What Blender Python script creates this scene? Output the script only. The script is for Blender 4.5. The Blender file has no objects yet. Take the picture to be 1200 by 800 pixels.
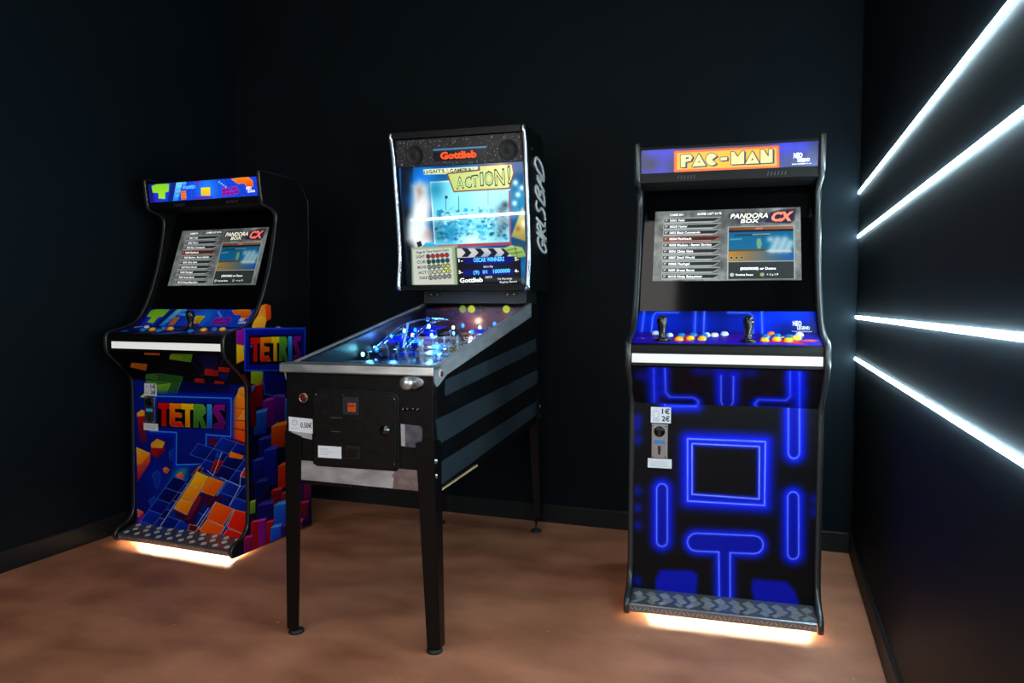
import bpy, bmesh, math, random
import numpy as np
from mathutils import Vector, Matrix

random.seed(4)
SC = bpy.context.scene
COL = SC.collection

# ------------------------------------------------------------------ camera
YAW, PITCH, ROLL, FPX = 0.3417, -0.0470, 0.0019, 867.57
CAM_O = np.array([0.0, 0.0, 1.1705])
_cy, _sy, _c, _s = math.cos(YAW), math.sin(YAW), math.cos(PITCH), math.sin(PITCH)
CF = np.array([-_sy * _c, _cy * _c, _s])
_R = np.array([_cy, _sy, 0.0])
_U = np.cross(_R, CF)
CR = math.cos(ROLL) * _R + math.sin(ROLL) * _U
CU = math.cos(ROLL) * _U - math.sin(ROLL) * _R
cam_data = bpy.data.cameras.new('camera')
cam = bpy.data.objects.new('camera', cam_data)
COL.objects.link(cam)
cam_data.sensor_width = 36.0
cam_data.lens = FPX / 1200.0 * 36.0
cam_data.clip_start = 0.02
cam.matrix_world = Matrix([[CR[0], CU[0], -CF[0], CAM_O[0]], [CR[1], CU[1], -CF[1], CAM_O[1]],
                           [CR[2], CU[2], -CF[2], CAM_O[2]], [0, 0, 0, 1]])
SC.camera = cam

# ------------------------------------------------------------------ world, lights, exposure
world = bpy.data.worlds.new('world')
SC.world = world
world.use_nodes = True
world.node_tree.nodes['Background'].inputs[0].default_value = (0.55, 0.75, 1.0, 1)
world.node_tree.nodes['Background'].inputs[1].default_value = 0.03
SC.view_settings.view_transform = 'Standard'
SC.view_settings.look = 'None'
SC.view_settings.exposure = 0.0
SC.view_settings.gamma = 1.0
SC.view_settings.use_curve_mapping = False


def area_light(name, loc, target, sx, sy, power, color):
    d = bpy.data.lights.new(name, 'AREA')
    d.shape = 'RECTANGLE'
    d.size, d.size_y, d.energy, d.color = sx, sy, power, color
    o = bpy.data.objects.new(name, d)
    COL.objects.link(o)
    o.location = loc
    o.rotation_euler = (Vector(target) - Vector(loc)).to_track_quat('-Z', 'Y').to_euler()
    return o


# large soft fill added behind the camera, its source unseen
area_light('front_soft_fill', (-1.0, -1.6, 2.0), (-1.2, 3.2, 0.6), 3.2, 2.0, 76, (1.0, 0.95, 0.9))
# overhead fill added to brighten the floor, no lamp hangs there
area_light('overhead_fill_light', (-1.2, 1.3, 3.1), (-1.2, 1.3, 0.0), 1.6, 1.6, 14, (1.0, 0.95, 0.9))
LED_STRENGTH = 105.0

# ------------------------------------------------------------------ materials


def s2l(c):
    c = np.asarray(c, dtype=np.float64)
    return np.where(c <= 0.04045, c / 12.92, ((c + 0.055) / 1.055) ** 2.4)


def hexc(h):
    if not isinstance(h, str):
        return np.array(h, dtype=np.float64)
    return np.array([int(h[i:i + 2], 16) / 255 for i in (0, 2, 4)])


MATS = {}


def mat(name, color=(0.5, 0.5, 0.5), rough=0.5, metal=0.0, spec=0.5, emit=0.0, ecol=None, coat=0.0, srgb=True):
    if name in MATS:
        return MATS[name]
    m = bpy.data.materials.new(name)
    m.use_nodes = True
    b = m.node_tree.nodes['Principled BSDF']
    c = s2l(hexc(color)) if srgb else np.array(color)
    b.inputs['Base Color'].default_value = (*c, 1)
    b.inputs['Roughness'].default_value = rough
    b.inputs['Metallic'].default_value = metal
    b.inputs['Specular IOR Level'].default_value = spec
    b.inputs['Coat Weight'].default_value = coat
    b.inputs['Coat Roughness'].default_value = 0.1
    if emit:
        e = s2l(hexc(ecol)) if ecol is not None else c
        b.inputs['Emission Color'].default_value = (*e, 1)
        b.inputs['Emission Strength'].default_value = emit
    MATS[name] = m
    return m


def noisy(name, c1, c2, scale, rough=(0.4, 0.6), metal=0.0, spec=0.5, bump=0.0, detail=6, lo=0.35, hi=0.65,
          stretch=(1, 1, 1), speck=None):
    """two colours mixed by noise, optional fine specks of wear"""
    if name in MATS:
        return MATS[name]
    m = bpy.data.materials.new(name)
    m.use_nodes = True
    nt = m.node_tree
    N, L = nt.nodes, nt.links
    b = N['Principled BSDF']
    tc = N.new('ShaderNodeTexCoord')
    mp = N.new('ShaderNodeMapping')
    mp.inputs['Scale'].default_value = stretch
    L.new(tc.outputs['Object'], mp.inputs[0])
    nz = N.new('ShaderNodeTexNoise')
    nz.inputs['Scale'].default_value = scale
    nz.inputs['Detail'].default_value = detail
    L.new(mp.outputs[0], nz.inputs['Vector'])
    rp = N.new('ShaderNodeValToRGB')
    rp.color_ramp.elements[0].position = lo
    rp.color_ramp.elements[1].position = hi
    rp.color_ramp.elements[0].color = (*s2l(hexc(c1)), 1)
    rp.color_ramp.elements[1].color = (*s2l(hexc(c2)), 1)
    L.new(nz.outputs[0], rp.inputs[0])
    out = rp.outputs[0]
    if speck:
        sc_, thr, col_ = speck
        n2 = N.new('ShaderNodeTexNoise')
        n2.inputs['Scale'].default_value = sc_
        n2.inputs['Detail'].default_value = 3
        L.new(tc.outputs['Object'], n2.inputs['Vector'])
        r2 = N.new('ShaderNodeValToRGB')
        r2.color_ramp.elements[0].position = thr
        r2.color_ramp.elements[1].position = thr + 0.03
        L.new(n2.outputs[0], r2.inputs[0])
        mx = N.new('ShaderNodeMix')
        mx.data_type = 'RGBA'
        L.new(r2.outputs[0], mx.inputs[0])
        L.new(out, mx.inputs[6])
        mx.inputs[7].default_value = (*s2l(hexc(col_)), 1)
        out = mx.outputs[2]
    L.new(out, b.inputs['Base Color'])
    mr = N.new('ShaderNodeMapRange')
    mr.inputs[3].default_value, mr.inputs[4].default_value = rough
    L.new(nz.outputs[0], mr.inputs[0])
    L.new(mr.outputs[0], b.inputs['Roughness'])
    b.inputs['Metallic'].default_value = metal
    b.inputs['Specular IOR Level'].default_value = spec
    if bump:
        bp = N.new('ShaderNodeBump')
        bp.inputs['Strength'].default_value = bump
        bp.inputs['Distance'].default_value = 0.004
        L.new(nz.outputs[0], bp.inputs['Height'])
        L.new(bp.outputs[0], b.inputs['Normal'])
    MATS[name] = m
    return m


def print_mat(name, emit=0.0, rough=0.35, spec=0.4, base=1.0):
    """flat print: colour comes from the printed colour attribute"""
    if name in MATS:
        return MATS[name]
    m = bpy.data.materials.new(name)
    m.use_nodes = True
    nt = m.node_tree
    b = nt.nodes['Principled BSDF']
    a = nt.nodes.new('ShaderNodeAttribute')
    a.attribute_name = 'Col'
    if emit:
        b.inputs['Base Color'].default_value = (0.01, 0.01, 0.012, 1)
        nt.links.new(a.outputs[0], b.inputs['Emission Color'])
        b.inputs['Emission Strength'].default_value = emit
    else:
        nt.links.new(a.outputs[0], b.inputs['Base Color'])
    b.inputs['Roughness'].default_value = rough
    b.inputs['Specular IOR Level'].default_value = spec
    MATS[name] = m
    return m


M_black = mat('black_laminate', (0.035, 0.037, 0.042), 0.45, spec=0.22)
M_inner = mat('black_matte_panel', (0.02, 0.02, 0.024), 0.55, spec=0.15)
M_edge = mat('black_plastic_edging', (0.13, 0.14, 0.15), 0.3, spec=0.6)
M_glass_black = mat('black_gloss_glass', (0.012, 0.013, 0.016), 0.08, spec=0.5)
M_white = mat('white_sticker_paper', (0.86, 0.87, 0.9), 0.5)
M_ink = mat('black_ink', (0.05, 0.05, 0.06), 0.5)
M_grey_ink = mat('grey_ink', (0.6, 0.62, 0.66), 0.5)
M_chrome = mat('polished_chrome', (0.72, 0.75, 0.8), 0.26, metal=1.0)
M_nickel = mat('brushed_nickel', (0.72, 0.73, 0.75), 0.32, metal=1.0)
M_print = print_mat('printed_artwork', rough=.4, spec=.16)
M_screen = print_mat('lit_screen', emit=0.8, rough=0.12)
M_marquee = print_mat('backlit_marquee', emit=1.15, rough=0.2)
M_backglass = print_mat('backlit_translite', emit=1.35, rough=0.06)
M_led = mat('white_led_diffuser', (0.9, 0.95, 1.0), 0.5, emit=LED_STRENGTH, ecol=(0.83, 0.96, 1.0))
M_led_warm = mat('warm_led_tape', (1, 0.95, 0.85), 0.5, emit=180.0, ecol=(1.0, 0.9, 0.72))
M_edge_light = mat('white_edge_light', (0.55, 0.56, 0.56), 0.4, emit=0.62, ecol=(1.0, 0.99, 0.97))
M_textlit = mat('lit_white_lettering', (0.9, 0.9, 0.9), 0.5, emit=0.85, ecol=(0.95, 0.97, 0.97))

# ------------------------------------------------------------------ mesh helpers


def link(o, parent=None):
    COL.objects.link(o)
    if parent is not None:
        o.parent = parent
    return o


def tag(o, label=None, cat=None, group=None, kind=None):
    if label: o['label'] = label
    if cat: o['category'] = cat
    if group: o['group'] = group
    if kind: o['kind'] = kind
    return o


def empty(name, loc, rz=0.0, label=None, cat=None, group=None):
    o = bpy.data.objects.new(name, None)
    o.empty_display_size = 0.1
    o.location = loc
    o.rotation_euler = (0, 0, rz)
    link(o)
    return tag(o, label, cat, group)


class MB:
    """collects shapes and links them as ONE mesh object"""

    def __init__(self):
        self.v, self.f, self.mi, self.sm = [], [], [], []

    def add(self, vs, fs, m=0, smooth=False):
        n = len(self.v)
        self.v += [tuple(map(float, p)) for p in vs]
        for f in fs:
            self.f.append(tuple(i + n for i in f))
            self.mi.append(m)
            self.sm.append(smooth)
        return self

    def box(self, x0, x1, y0, y1, z0, z1, m=0):
        vs = [(x, y, z) for z in (z0, z1) for y in (y0, y1) for x in (x0, x1)]
        return self.add(vs, [(0, 2, 3, 1), (4, 5, 7, 6), (0, 1, 5, 4), (2, 6, 7, 3), (0, 4, 6, 2), (1, 3, 7, 5)], m)

    def hexa(self, p, m=0):
        """8 points: 4 of one side then the 4 opposite"""
        return self.add(p, [(3, 2, 1, 0), (4, 5, 6, 7), (0, 1, 5, 4), (1, 2, 6, 5), (2, 3, 7, 6), (3, 0, 4, 7)], m)

    def prism_u(self, prof, u0, u1, m=0):
        """(v, z) outline extruded along u"""
        n = len(prof)
        vs = [(u0, a, b) for a, b in prof] + [(u1, a, b) for a, b in prof]
        fs = [(i, (i + 1) % n, n + (i + 1) % n, n + i) for i in range(n)]
        fs += [tuple(range(n))[::-1], tuple(range(n, 2 * n))]
        return self.add(vs, fs, m)

    def prism_v(self, prof, v0, v1, m=0):
        """(u, z) outline extruded along v"""
        n = len(prof)
        vs = [(a, v0, b) for a, b in prof] + [(a, v1, b) for a, b in prof]
        fs = [((i + 1) % n, i, n + i, n + (i + 1) % n) for i in range(n)]
        fs += [tuple(range(n)), tuple(range(n, 2 * n))[::-1]]
        return self.add(vs, fs, m)

    def lathe(self, prof, base, axis, seg=20, m=0, smooth=True):
        """(r, h) profile turned about axis"""
        A = Vector(axis).normalized()
        X = A.orthogonal().normalized()
        Y = A.cross(X)
        B = Vector(base)
        vs, fs = [], []
        for r, h in prof:
            for k in range(seg):
                t = 2 * math.pi * k / seg
                vs.append(B + A * h + X * (r * math.cos(t)) + Y * (r * math.sin(t)))
        for i in range(len(prof) - 1):
            for k in range(seg):
                a, b = i * seg + k, i * seg + (k + 1) % seg
                fs.append((a, b, b + seg, a + seg))
        self.add(vs, fs, m, smooth)
        self.add([vs[k] for k in range(seg)], [tuple(range(seg))[::-1]], m)
        self.add([vs[(len(prof) - 1) * seg + k] for k in range(seg)], [tuple(range(seg))], m)
        return self

    def tube(self, pts, r, seg=8, m=0):
        P = [Vector(p) for p in pts]
        vs, fs = [], []
        up = None
        for i, p in enumerate(P):
            d = (P[min(i + 1, len(P) - 1)] - P[max(i - 1, 0)])
            if d.length < 1e-9: d = Vector((0, 0, 1))
            d.normalize()
            X = d.orthogonal() if up is None else (up - d * up.dot(d))
            if X.length < 1e-6: X = d.orthogonal()
            X.normalize()
            up = X
            Y = d.cross(X)
            for k in range(seg):
                t = 2 * math.pi * k / seg
                vs.append(p + X * (r * math.cos(t)) + Y * (r * math.sin(t)))
        for i in range(len(P) - 1):
            for k in range(seg):
                a, b = i * seg + k, i * seg + (k + 1) % seg
                fs.append((a, b, b + seg, a + seg))
        n = len(P)
        fs += [tuple(range(seg))[::-1], tuple((n - 1) * seg + k for k in range(seg))]
        return self.add(vs, fs, m, True)

    def build(self, name, mats, parent=None, bevel=0.0, seg=2):
        me = bpy.data.meshes.new(name)
        me.from_pydata(self.v, [], self.f)
        for m in (mats if isinstance(mats, (list, tuple)) else [mats]):
            me.materials.append(m)
        me.polygons.foreach_set('material_index', self.mi)
        me.polygons.foreach_set('use_smooth', self.sm)
        me.update()
        bm = bmesh.new()
        bm.from_mesh(me)
        bmesh.ops.recalc_face_normals(bm, faces=bm.faces)
        bm.to_mesh(me)
        bm.free()
        o = link(bpy.data.objects.new(name, me), parent)
        if bevel:
            b = o.modifiers.new('bevel', 'BEVEL')
            b.width, b.segments, b.limit_method = bevel, seg, 'ANGLE'
            b.angle_limit = math.radians(40)
        return o


def chaikin(pts, it=2):
    P = [np.array(p, float) for p in pts]
    for _ in range(it):
        Q = [P[0]]
        for a, b in zip(P[:-1], P[1:]):
            Q += [0.75 * a + 0.25 * b, 0.25 * a + 0.75 * b]
        P = Q + [P[-1]]
    return [tuple(p) for p in P]


def edge_sweep(path, u0, u1, h, inset=0.002, k=5):
    """half-round edging along a (v, z) path between u0 and u1"""
    P = np.array(path)
    d = np.gradient(P, axis=0)
    n = np.stack([-d[:, 1], d[:, 0]], 1)
    n /= np.linalg.norm(n, axis=1)[:, None] + 1e-12
    mb = MB()
    vs, fs = [], []
    ts = np.linspace(0, 1, k)
    for p, q in zip(P, n):
        for t in ts:
            off = h * math.sqrt(max(0, 1 - (2 * t - 1) ** 2))
            w = p + q * off
            vs.append((u0 + (u1 - u0) * t, w[0], w[1]))
        w = p - q * inset
        vs.append((u1, w[0], w[1]))
        vs.append((u0, w[0], w[1]))
    c = k + 2
    for i in range(len(P) - 1):
        for j in range(c):
            a, b = i * c + j, i * c + (j + 1) % c
            fs.append((a, b, b + c, a + c))
    fs += [tuple(range(c)), tuple((len(P) - 1) * c + j for j in range(c))[::-1]]
    mb.add(vs, fs, 0, True)
    return mb


def inpoly(X, Y, poly):
    ins = np.zeros(X.shape, bool)
    n = len(poly)
    for i in range(n):
        x1, y1 = poly[i]
        x2, y2 = poly[(i + 1) % n]
        if y1 == y2: continue
        c = ((y1 > Y) != (y2 > Y)) & (X < (x2 - x1) * (Y - y1) / (y2 - y1) + x1)
        ins ^= c
    return ins


class Plane:
    """a flat place on a thing: origin, two axes in the thing's own coordinates.
    trace() takes a point measured on the photograph to its place on that surface."""

    def __init__(self, root, o, ax, ay):
        self.root = root
        self.o, self.ax, self.ay = (np.array(t, float) for t in (o, ax, ay))
        self.w, self.h = np.linalg.norm(self.ax), np.linalg.norm(self.ay)
        self.ex, self.ey = self.ax / self.w, self.ay / self.h
        self.n = np.cross(self.ex, self.ey)

    def P(self, x, y, d=0.0):
        return self.o + self.ex * x + self.ey * y + self.n * d

    def trace(self, px):
        rz = self.root.rotation_euler[2]
        c, s = math.cos(rz), math.sin(rz)
        Rm = np.array([[c, -s, 0], [s, c, 0], [0, 0, 1]])
        L = np.array(self.root.location)
        O = Rm @ self.o + L
        n = Rm @ self.n
        d = CF + CR * (px[0] - 600) / FPX - CU * (px[1] - 400) / FPX
        Q = CAM_O + d * (((O - CAM_O) @ n) / (d @ n)) - O
        # the two axes need not be square to each other
        ex, ey = Rm @ self.ex, Rm @ self.ey
        g = ex @ ey
        a, b = Q @ ex, Q @ ey
        det = 1 - g * g
        return np.array([(a - g * b) / det, (b - g * a) / det])


class Canvas:
    """flat print drawn with polygons and strokes, laid on a Plane as a fine coloured sheet"""

    def __init__(self, plane, res, bg):
        self.pl, self.res = plane, res
        nx, ny = max(2, int(plane.w / res) + 1), max(2, int(plane.h / res) + 1)
        self.x, self.y = np.linspace(0, plane.w, nx), np.linspace(0, plane.h, ny)
        self.X, self.Y = np.meshgrid(self.x, self.y)
        self.rgb = np.ones((ny, nx, 3)) * hexc(bg)

    def m(self, pts, raw=False):
        return [tuple(p) if raw else tuple(self.pl.trace(p)) for p in pts]

    def _win(self, P, mar):
        P = np.array(P)
        i0, i1 = np.searchsorted(self.x, [P[:, 0].min() - mar, P[:, 0].max() + mar])
        j0, j1 = np.searchsorted(self.y, [P[:, 1].min() - mar, P[:, 1].max() + mar])
        return slice(max(0, j0 - 1), j1 + 1), slice(max(0, i0 - 1), i1 + 1)

    @staticmethod
    def _dist(X, Y, P, closed):
        D = np.full(X.shape, 1e9)
        n = len(P)
        for i in range(n if closed else n - 1):
            a, b = P[i], P[(i + 1) % n]
            ex, ey = b[0] - a[0], b[1] - a[1]
            l2 = ex * ex + ey * ey + 1e-12
            t = np.clip(((X - a[0]) * ex + (Y - a[1]) * ey) / l2, 0, 1)
            D = np.minimum(D, np.hypot(X - a[0] - t * ex, Y - a[1] - t * ey))
        if n == 1:
            D = np.hypot(X - P[0][0], Y - P[0][1])
        return D

    def _mix(self, sl, col, a):
        r = self.rgb[sl]
        self.rgb[sl] = r + (col - r) * a[..., None]

    def poly(self, pts, c, c2=None, d=(0, -1), line=None, lw=0.003, soft=0.0, raw=False, alpha=1.0):
        P = self.m(pts, raw)
        sl = self._win(P, self.res * 2 + soft + lw)
        X, Y = self.X[sl], self.Y[sl]
        if X.size == 0: return self
        D = self._dist(X, Y, P, True)
        D = np.where(inpoly(X, Y, P), -D, D)
        s = self.res + soft
        a = np.clip(0.5 - D / s, 0, 1) * alpha
        if soft: a = a * a * (3 - 2 * a)
        if c2 is None:
            col = hexc(c) * np.ones(X.shape + (3,))
        else:
            q = np.array(P)
            dv = np.array(d, float)
            dv /= np.linalg.norm(dv)
            pr = q @ dv
            t = np.clip((X * dv[0] + Y * dv[1] - pr.min()) / (np.ptp(pr) + 1e-9), 0, 1)[..., None]
            col = hexc(c) * (1 - t) + hexc(c2) * t
        self._mix(sl, col, a)
        if line is not None:
            self._mix(sl, hexc(line) * np.ones(X.shape + (3,)), np.clip(0.5 - (D.__abs__() - lw / 2) / self.res, 0, 1) * alpha)
        return self

    def stroke(self, pts, c, w, closed=False, glow=None, gr=0.02, ga=1.0, raw=False, alpha=1.0):
        P = self.m(pts, raw)
        sl = self._win(P, w + gr * 2.5 + self.res * 2)
        X, Y = self.X[sl], self.Y[sl]
        if X.size == 0: return self
        D = self._dist(X, Y, P, closed)
        if glow is not None:
            self._mix(sl, hexc(glow) * np.ones(X.shape + (3,)), np.exp(-(D / gr) ** 2) * ga)
        self._mix(sl, hexc(c) * np.ones(X.shape + (3,)), np.clip(0.5 - (D - w / 2) / self.res, 0, 1) * alpha)
        return self

    def spot(self, p, r, c, a=1.0, raw=False, pw=2.0, sx=1.0):
        q = self.m([p], raw)[0]
        sl = self._win([q], r * 2.6 * max(1, sx))
        X, Y = self.X[sl], self.Y[sl]
        if X.size == 0: return self
        D = np.hypot((X - q[0]) / sx, Y - q[1])
        self._mix(sl, hexc(c) * np.ones(X.shape + (3,)), np.exp(-(D / r) ** pw) * a)
        return self

    def disc(self, p, r, c, line=None, lw=0.002, raw=False):
        q = self.m([p], raw)[0]
        t = np.linspace(0, 2 * math.pi, 18)[:-1]
        return self.poly([(q[0] + r * math.cos(k), q[1] + r * math.sin(k)) for k in t], c, line=line, lw=lw, raw=True)

    def grain(self, scale, amt, seed=1):
        """cloudy print tone"""
        rng = np.random.RandomState(seed)
        ny, nx = self.X.shape
        tot = np.zeros((ny, nx))
        for k in range(4):
            s = scale / 2 ** k
            gx, gy = int(self.pl.w / s) + 3, int(self.pl.h / s) + 3
            g = rng.rand(gy, gx) - 0.5
            fx, fy = self.X / s, self.Y / s
            ix, iy = fx.astype(int), fy.astype(int)
            tx, ty = fx - ix, fy - iy
            tx, ty = tx * tx * (3 - 2 * tx), ty * ty * (3 - 2 * ty)
            v = (g[iy, ix] * (1 - tx) + g[iy, ix + 1] * tx) * (1 - ty) + (g[iy + 1, ix] * (1 - tx) + g[iy + 1, ix + 1] * tx) * ty
            tot += v / 1.6 ** k
        self.rgb = np.clip(self.rgb * (1 + amt * tot[..., None]) , 0, 1)
        return self

    def build(self, name, material, parent, lift=0.0008, clip=None, depth=0.002):
        pl = self.pl
        ny, nx = self.X.shape
        V = pl.o + self.X[..., None] * pl.ex + self.Y[..., None] * pl.ey + pl.n * lift
        idx = np.arange(ny * nx).reshape(ny, nx)
        F = np.stack([idx[:-1, :-1], idx[:-1, 1:], idx[1:, 1:], idx[1:, :-1]], -1).reshape(-1, 4)
        if clip is not None:
            cx = (self.X[:-1, :-1] + self.X[1:, 1:]) / 2
            cyy = (self.Y[:-1, :-1] + self.Y[1:, 1:]) / 2
            F = F[inpoly(cx, cyy, clip).reshape(-1)]
        me = bpy.data.meshes.new(name)
        me.vertices.add(ny * nx)
        me.vertices.foreach_set('co', V.reshape(-1).astype(np.float32))
        me.loops.add(len(F) * 4)
        me.loops.foreach_set('vertex_index', F.reshape(-1).astype(np.int32))
        me.polygons.add(len(F))
        me.polygons.foreach_set('loop_start', (np.arange(len(F)) * 4).astype(np.int32))
        me.update(calc_edges=True)
        ca = me.color_attributes.new('Col', 'FLOAT_COLOR', 'POINT')
        c4 = np.ones((ny * nx, 4), np.float32)
        c4[:, :3] = s2l(np.clip(self.rgb, 0, 1)).reshape(-1, 3)
        ca.data.foreach_set('color', c4.reshape(-1))
        me.materials.append(material)
        me.validate()
        return link(bpy.data.objects.new(name, me), parent)


_text_cache = {}


def text_tris(s, bold=0.0):
    key = (s, bold)
    if key in _text_cache: return _text_cache[key]
    cu = bpy.data.curves.new('lettering_source', 'FONT')
    cu.body = s
    cu.size = 1.0
    cu.resolution_u = 2
    cu.offset = bold
    ob = bpy.data.objects.new('lettering_source', cu)
    COL.objects.link(ob)
    dg = bpy.context.evaluated_depsgraph_get()
    ev = ob.evaluated_get(dg)
    me = ev.to_mesh()
    V = np.array([v.co[:2] for v in me.vertices]) if len(me.vertices) else np.zeros((0, 2))
    F = [tuple(p.vertices) for p in me.polygons]
    ev.to_mesh_clear()
    bpy.data.objects.remove(ob)
    bpy.data.curves.remove(cu)
    _text_cache[key] = (V, F)
    return V, F


def text_on(mb, plane, s, x0, x1, ybase, h, d=0.0012, m=0, bold=0.0, skew=0.0, rot=None, slope=0.0):
    """lettering laid on a plane: x0..x1 is the span it is fitted to (x1 None: natural width), h the cap height.
    rot 90: it reads upward from (x0, ybase)"""
    V, F = text_tris(s, bold)
    if not len(V): return
    V = V.copy()
    V[:, 0] -= V[:, 0].min()
    sy = h / 0.69
    sx = sy if x1 is None else (x1 - x0) / (V[:, 0].max() + 1e-9)
    X, Y = V[:, 0] * sx, V[:, 1] * sy
    X = X + skew * Y
    Y = Y + slope * X
    if rot == 90:
        pts = [plane.P(x0 - y, ybase + x, d) for x, y in zip(X, Y)]
    else:
        pts = [plane.P(x0 + x, ybase + y, d) for x, y in zip(X, Y)]
    mb.add(pts, F, m)


def text_px(mb, plane, s, p0, p1, hpx, **k):
    """lettering from photo point p0 to p1 (baseline), hpx = cap height in photo pixels"""
    a, b = plane.trace(p0), plane.trace(p1)
    t = plane.trace((p0[0], p0[1] - hpx))
    text_on(mb, plane, s, a[0], b[0], a[1], abs(t[1] - a[1]), slope=(b[1] - a[1]) / (b[0] - a[0]), **k)


# ------------------------------------------------------------------ the room
XL, XR, YB, YF, ZC = -3.186, 0.361, 3.825, -2.2, 3.3
M_wall = noisy('dark_navy_wall_paint', (0.044, 0.076, 0.098), (0.052, 0.086, 0.11), 3.0, rough=(0.60, 0.68), spec=0.08, bump=0.05)
M_floor = noisy('brown_resin_floor', (0.53, 0.325, 0.235), (0.71, 0.47, 0.36), 3.4, rough=(0.36, 0.52), spec=0.4, bump=0.02,
                detail=9, lo=0.30, hi=0.70, stretch=(1, 1.5, 1), speck=(26, 0.74, (0.70, 0.55, 0.47)))
M_base = mat('black_skirting_paint', (0.10, 0.108, 0.115), 0.55, spec=0.2)
M_ceil = mat('black_ceiling_paint', (0.07, 0.08, 0.09), 0.7)


def structure(name, mb, m, bevel=0.0):
    return tag(mb.build(name, m, None, bevel), kind='structure')


structure('floor', MB().box(XL - 0.1, XR + 0.1, YF, YB + 0.1, -0.08, 0.0), M_floor)
structure('ceiling', MB().box(XL - 0.1, XR + 0.1, YF, YB + 0.1, ZC, ZC + 0.08), M_ceil)
structure('wall_back', MB().box(XL - 0.1, XR + 0.1, YB, YB + 0.1, 0, ZC), M_wall)
structure('wall_left', MB().box(XL - 0.1, XL, YF, YB, 0, ZC), M_wall)
structure('wall_right', MB().box(XR, XR + 0.1, YF, YB, 0, ZC), M_wall)
BH = 0.097
bp_ = [(0, 0), (0.013, 0), (0.013, BH - 0.006), (0.009, BH), (0, BH)]
structure('baseboard_back', MB().prism_u([(YB - a, b) for a, b in bp_], XL + 0.013, XR - 0.013), M_base)
structure('baseboard_left', MB().prism_v([(XL + a, b) for a, b in bp_], YF, YB), M_base)
structure('baseboard_right', MB().prism_v([(XR - a, b) for a, b in bp_], YF, YB), M_base)

# LED strips on the right wall
led_rows = [(1.705, 1.673, 'topmost of the four white LED strips along the right wall'),
            (1.501, 1.476, 'second white LED strip from the top along the right wall'),
            (1.124, 1.125, 'third white LED strip from the top, nearly level on the right wall'),
            (0.929, 0.936, 'lowest of the four white LED strips along the right wall')]
M_channel = mat('aluminium_channel', (0.6, 0.62, 0.64), 0.4, metal=1.0)
for k, (z0, z1, lab) in enumerate(led_rows):
    y0, y1 = YB - 0.004, 1.35
    sl = (z1 - z0) / (y1 - y0)
    ye = 0.15
    zz = lambda y: z0 + sl * (y - y0)
    t = empty('led_strip', (XR, y0, z0), 0, lab, 'lamp', 'LED strips on the right wall')
    cuts = [y0, ye] if k != 2 else [y0, 2.14, ye]

    def bar(ya, yb, x0, x1, h, r):
        mb = MB()
        P = []
        for y in (ya, yb):
            z = zz(y)
            P.append([(x - XR, y - y0, z + s - z0) for x, s in ((x1, -h), (x0 + r, -h), (x0, -h + r), (x0, h - r), (x0 + r, h), (x1, h))])
        n = 6
        vs = P[0] + P[1]
        mb.add(vs, [(i, (i + 1) % n, n + (i + 1) % n, n + i) for i in range(n)] + [tuple(range(n)), tuple(range(n, 2 * n))[::-1]])
        return mb
    bar(y0, ye, XR - 0.003, XR - 0.0002, 0.006, 0.001).build('channel', M_channel, t)
    for a, b in zip(cuts[:-1], cuts[1:]):
        bar(a - (0.0015 if a != y0 else 0), b + 0.0015, XR - 0.007, XR - 0.003, 0.0066, 0.0025).build('diffuser', M_led, t)

# ------------------------------------------------------------------ arcade cabinets
FRONT = [(-0.02, 0.012), (-0.034, 0.03), (-0.03, 0.055), (-0.005, 0.075), (0.04, 0.086), (0.076, 0.12), (0.085, 0.17), (0.086, 0.3),
         (0.09, 0.7), (0.092, 0.78), (0.082, 0.815), (0.057, 0.845), (0.0, 0.895), (-0.045, 0.935), (-0.058, 0.96), (-0.06, 1.0),
         (-0.056, 1.032), (-0.03, 1.05), (0.045, 1.063), (0.117, 1.089), (0.155, 1.129), (0.204, 1.21), (0.253, 1.335),
         (0.285, 1.45), (0.307, 1.56), (0.312, 1.612), (0.295, 1.64), (0.25, 1.652), (0.212, 1.662), (0.203, 1.69),
         (0.19, 1.80), (0.192, 1.812)]
FRONT = chaikin(FRONT, 2)
BACK = [(0.20, 1.816), (0.478, 1.814), (0.56, 1.712), (0.56, 0.012)]
PROF = FRONT + BACK




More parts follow.
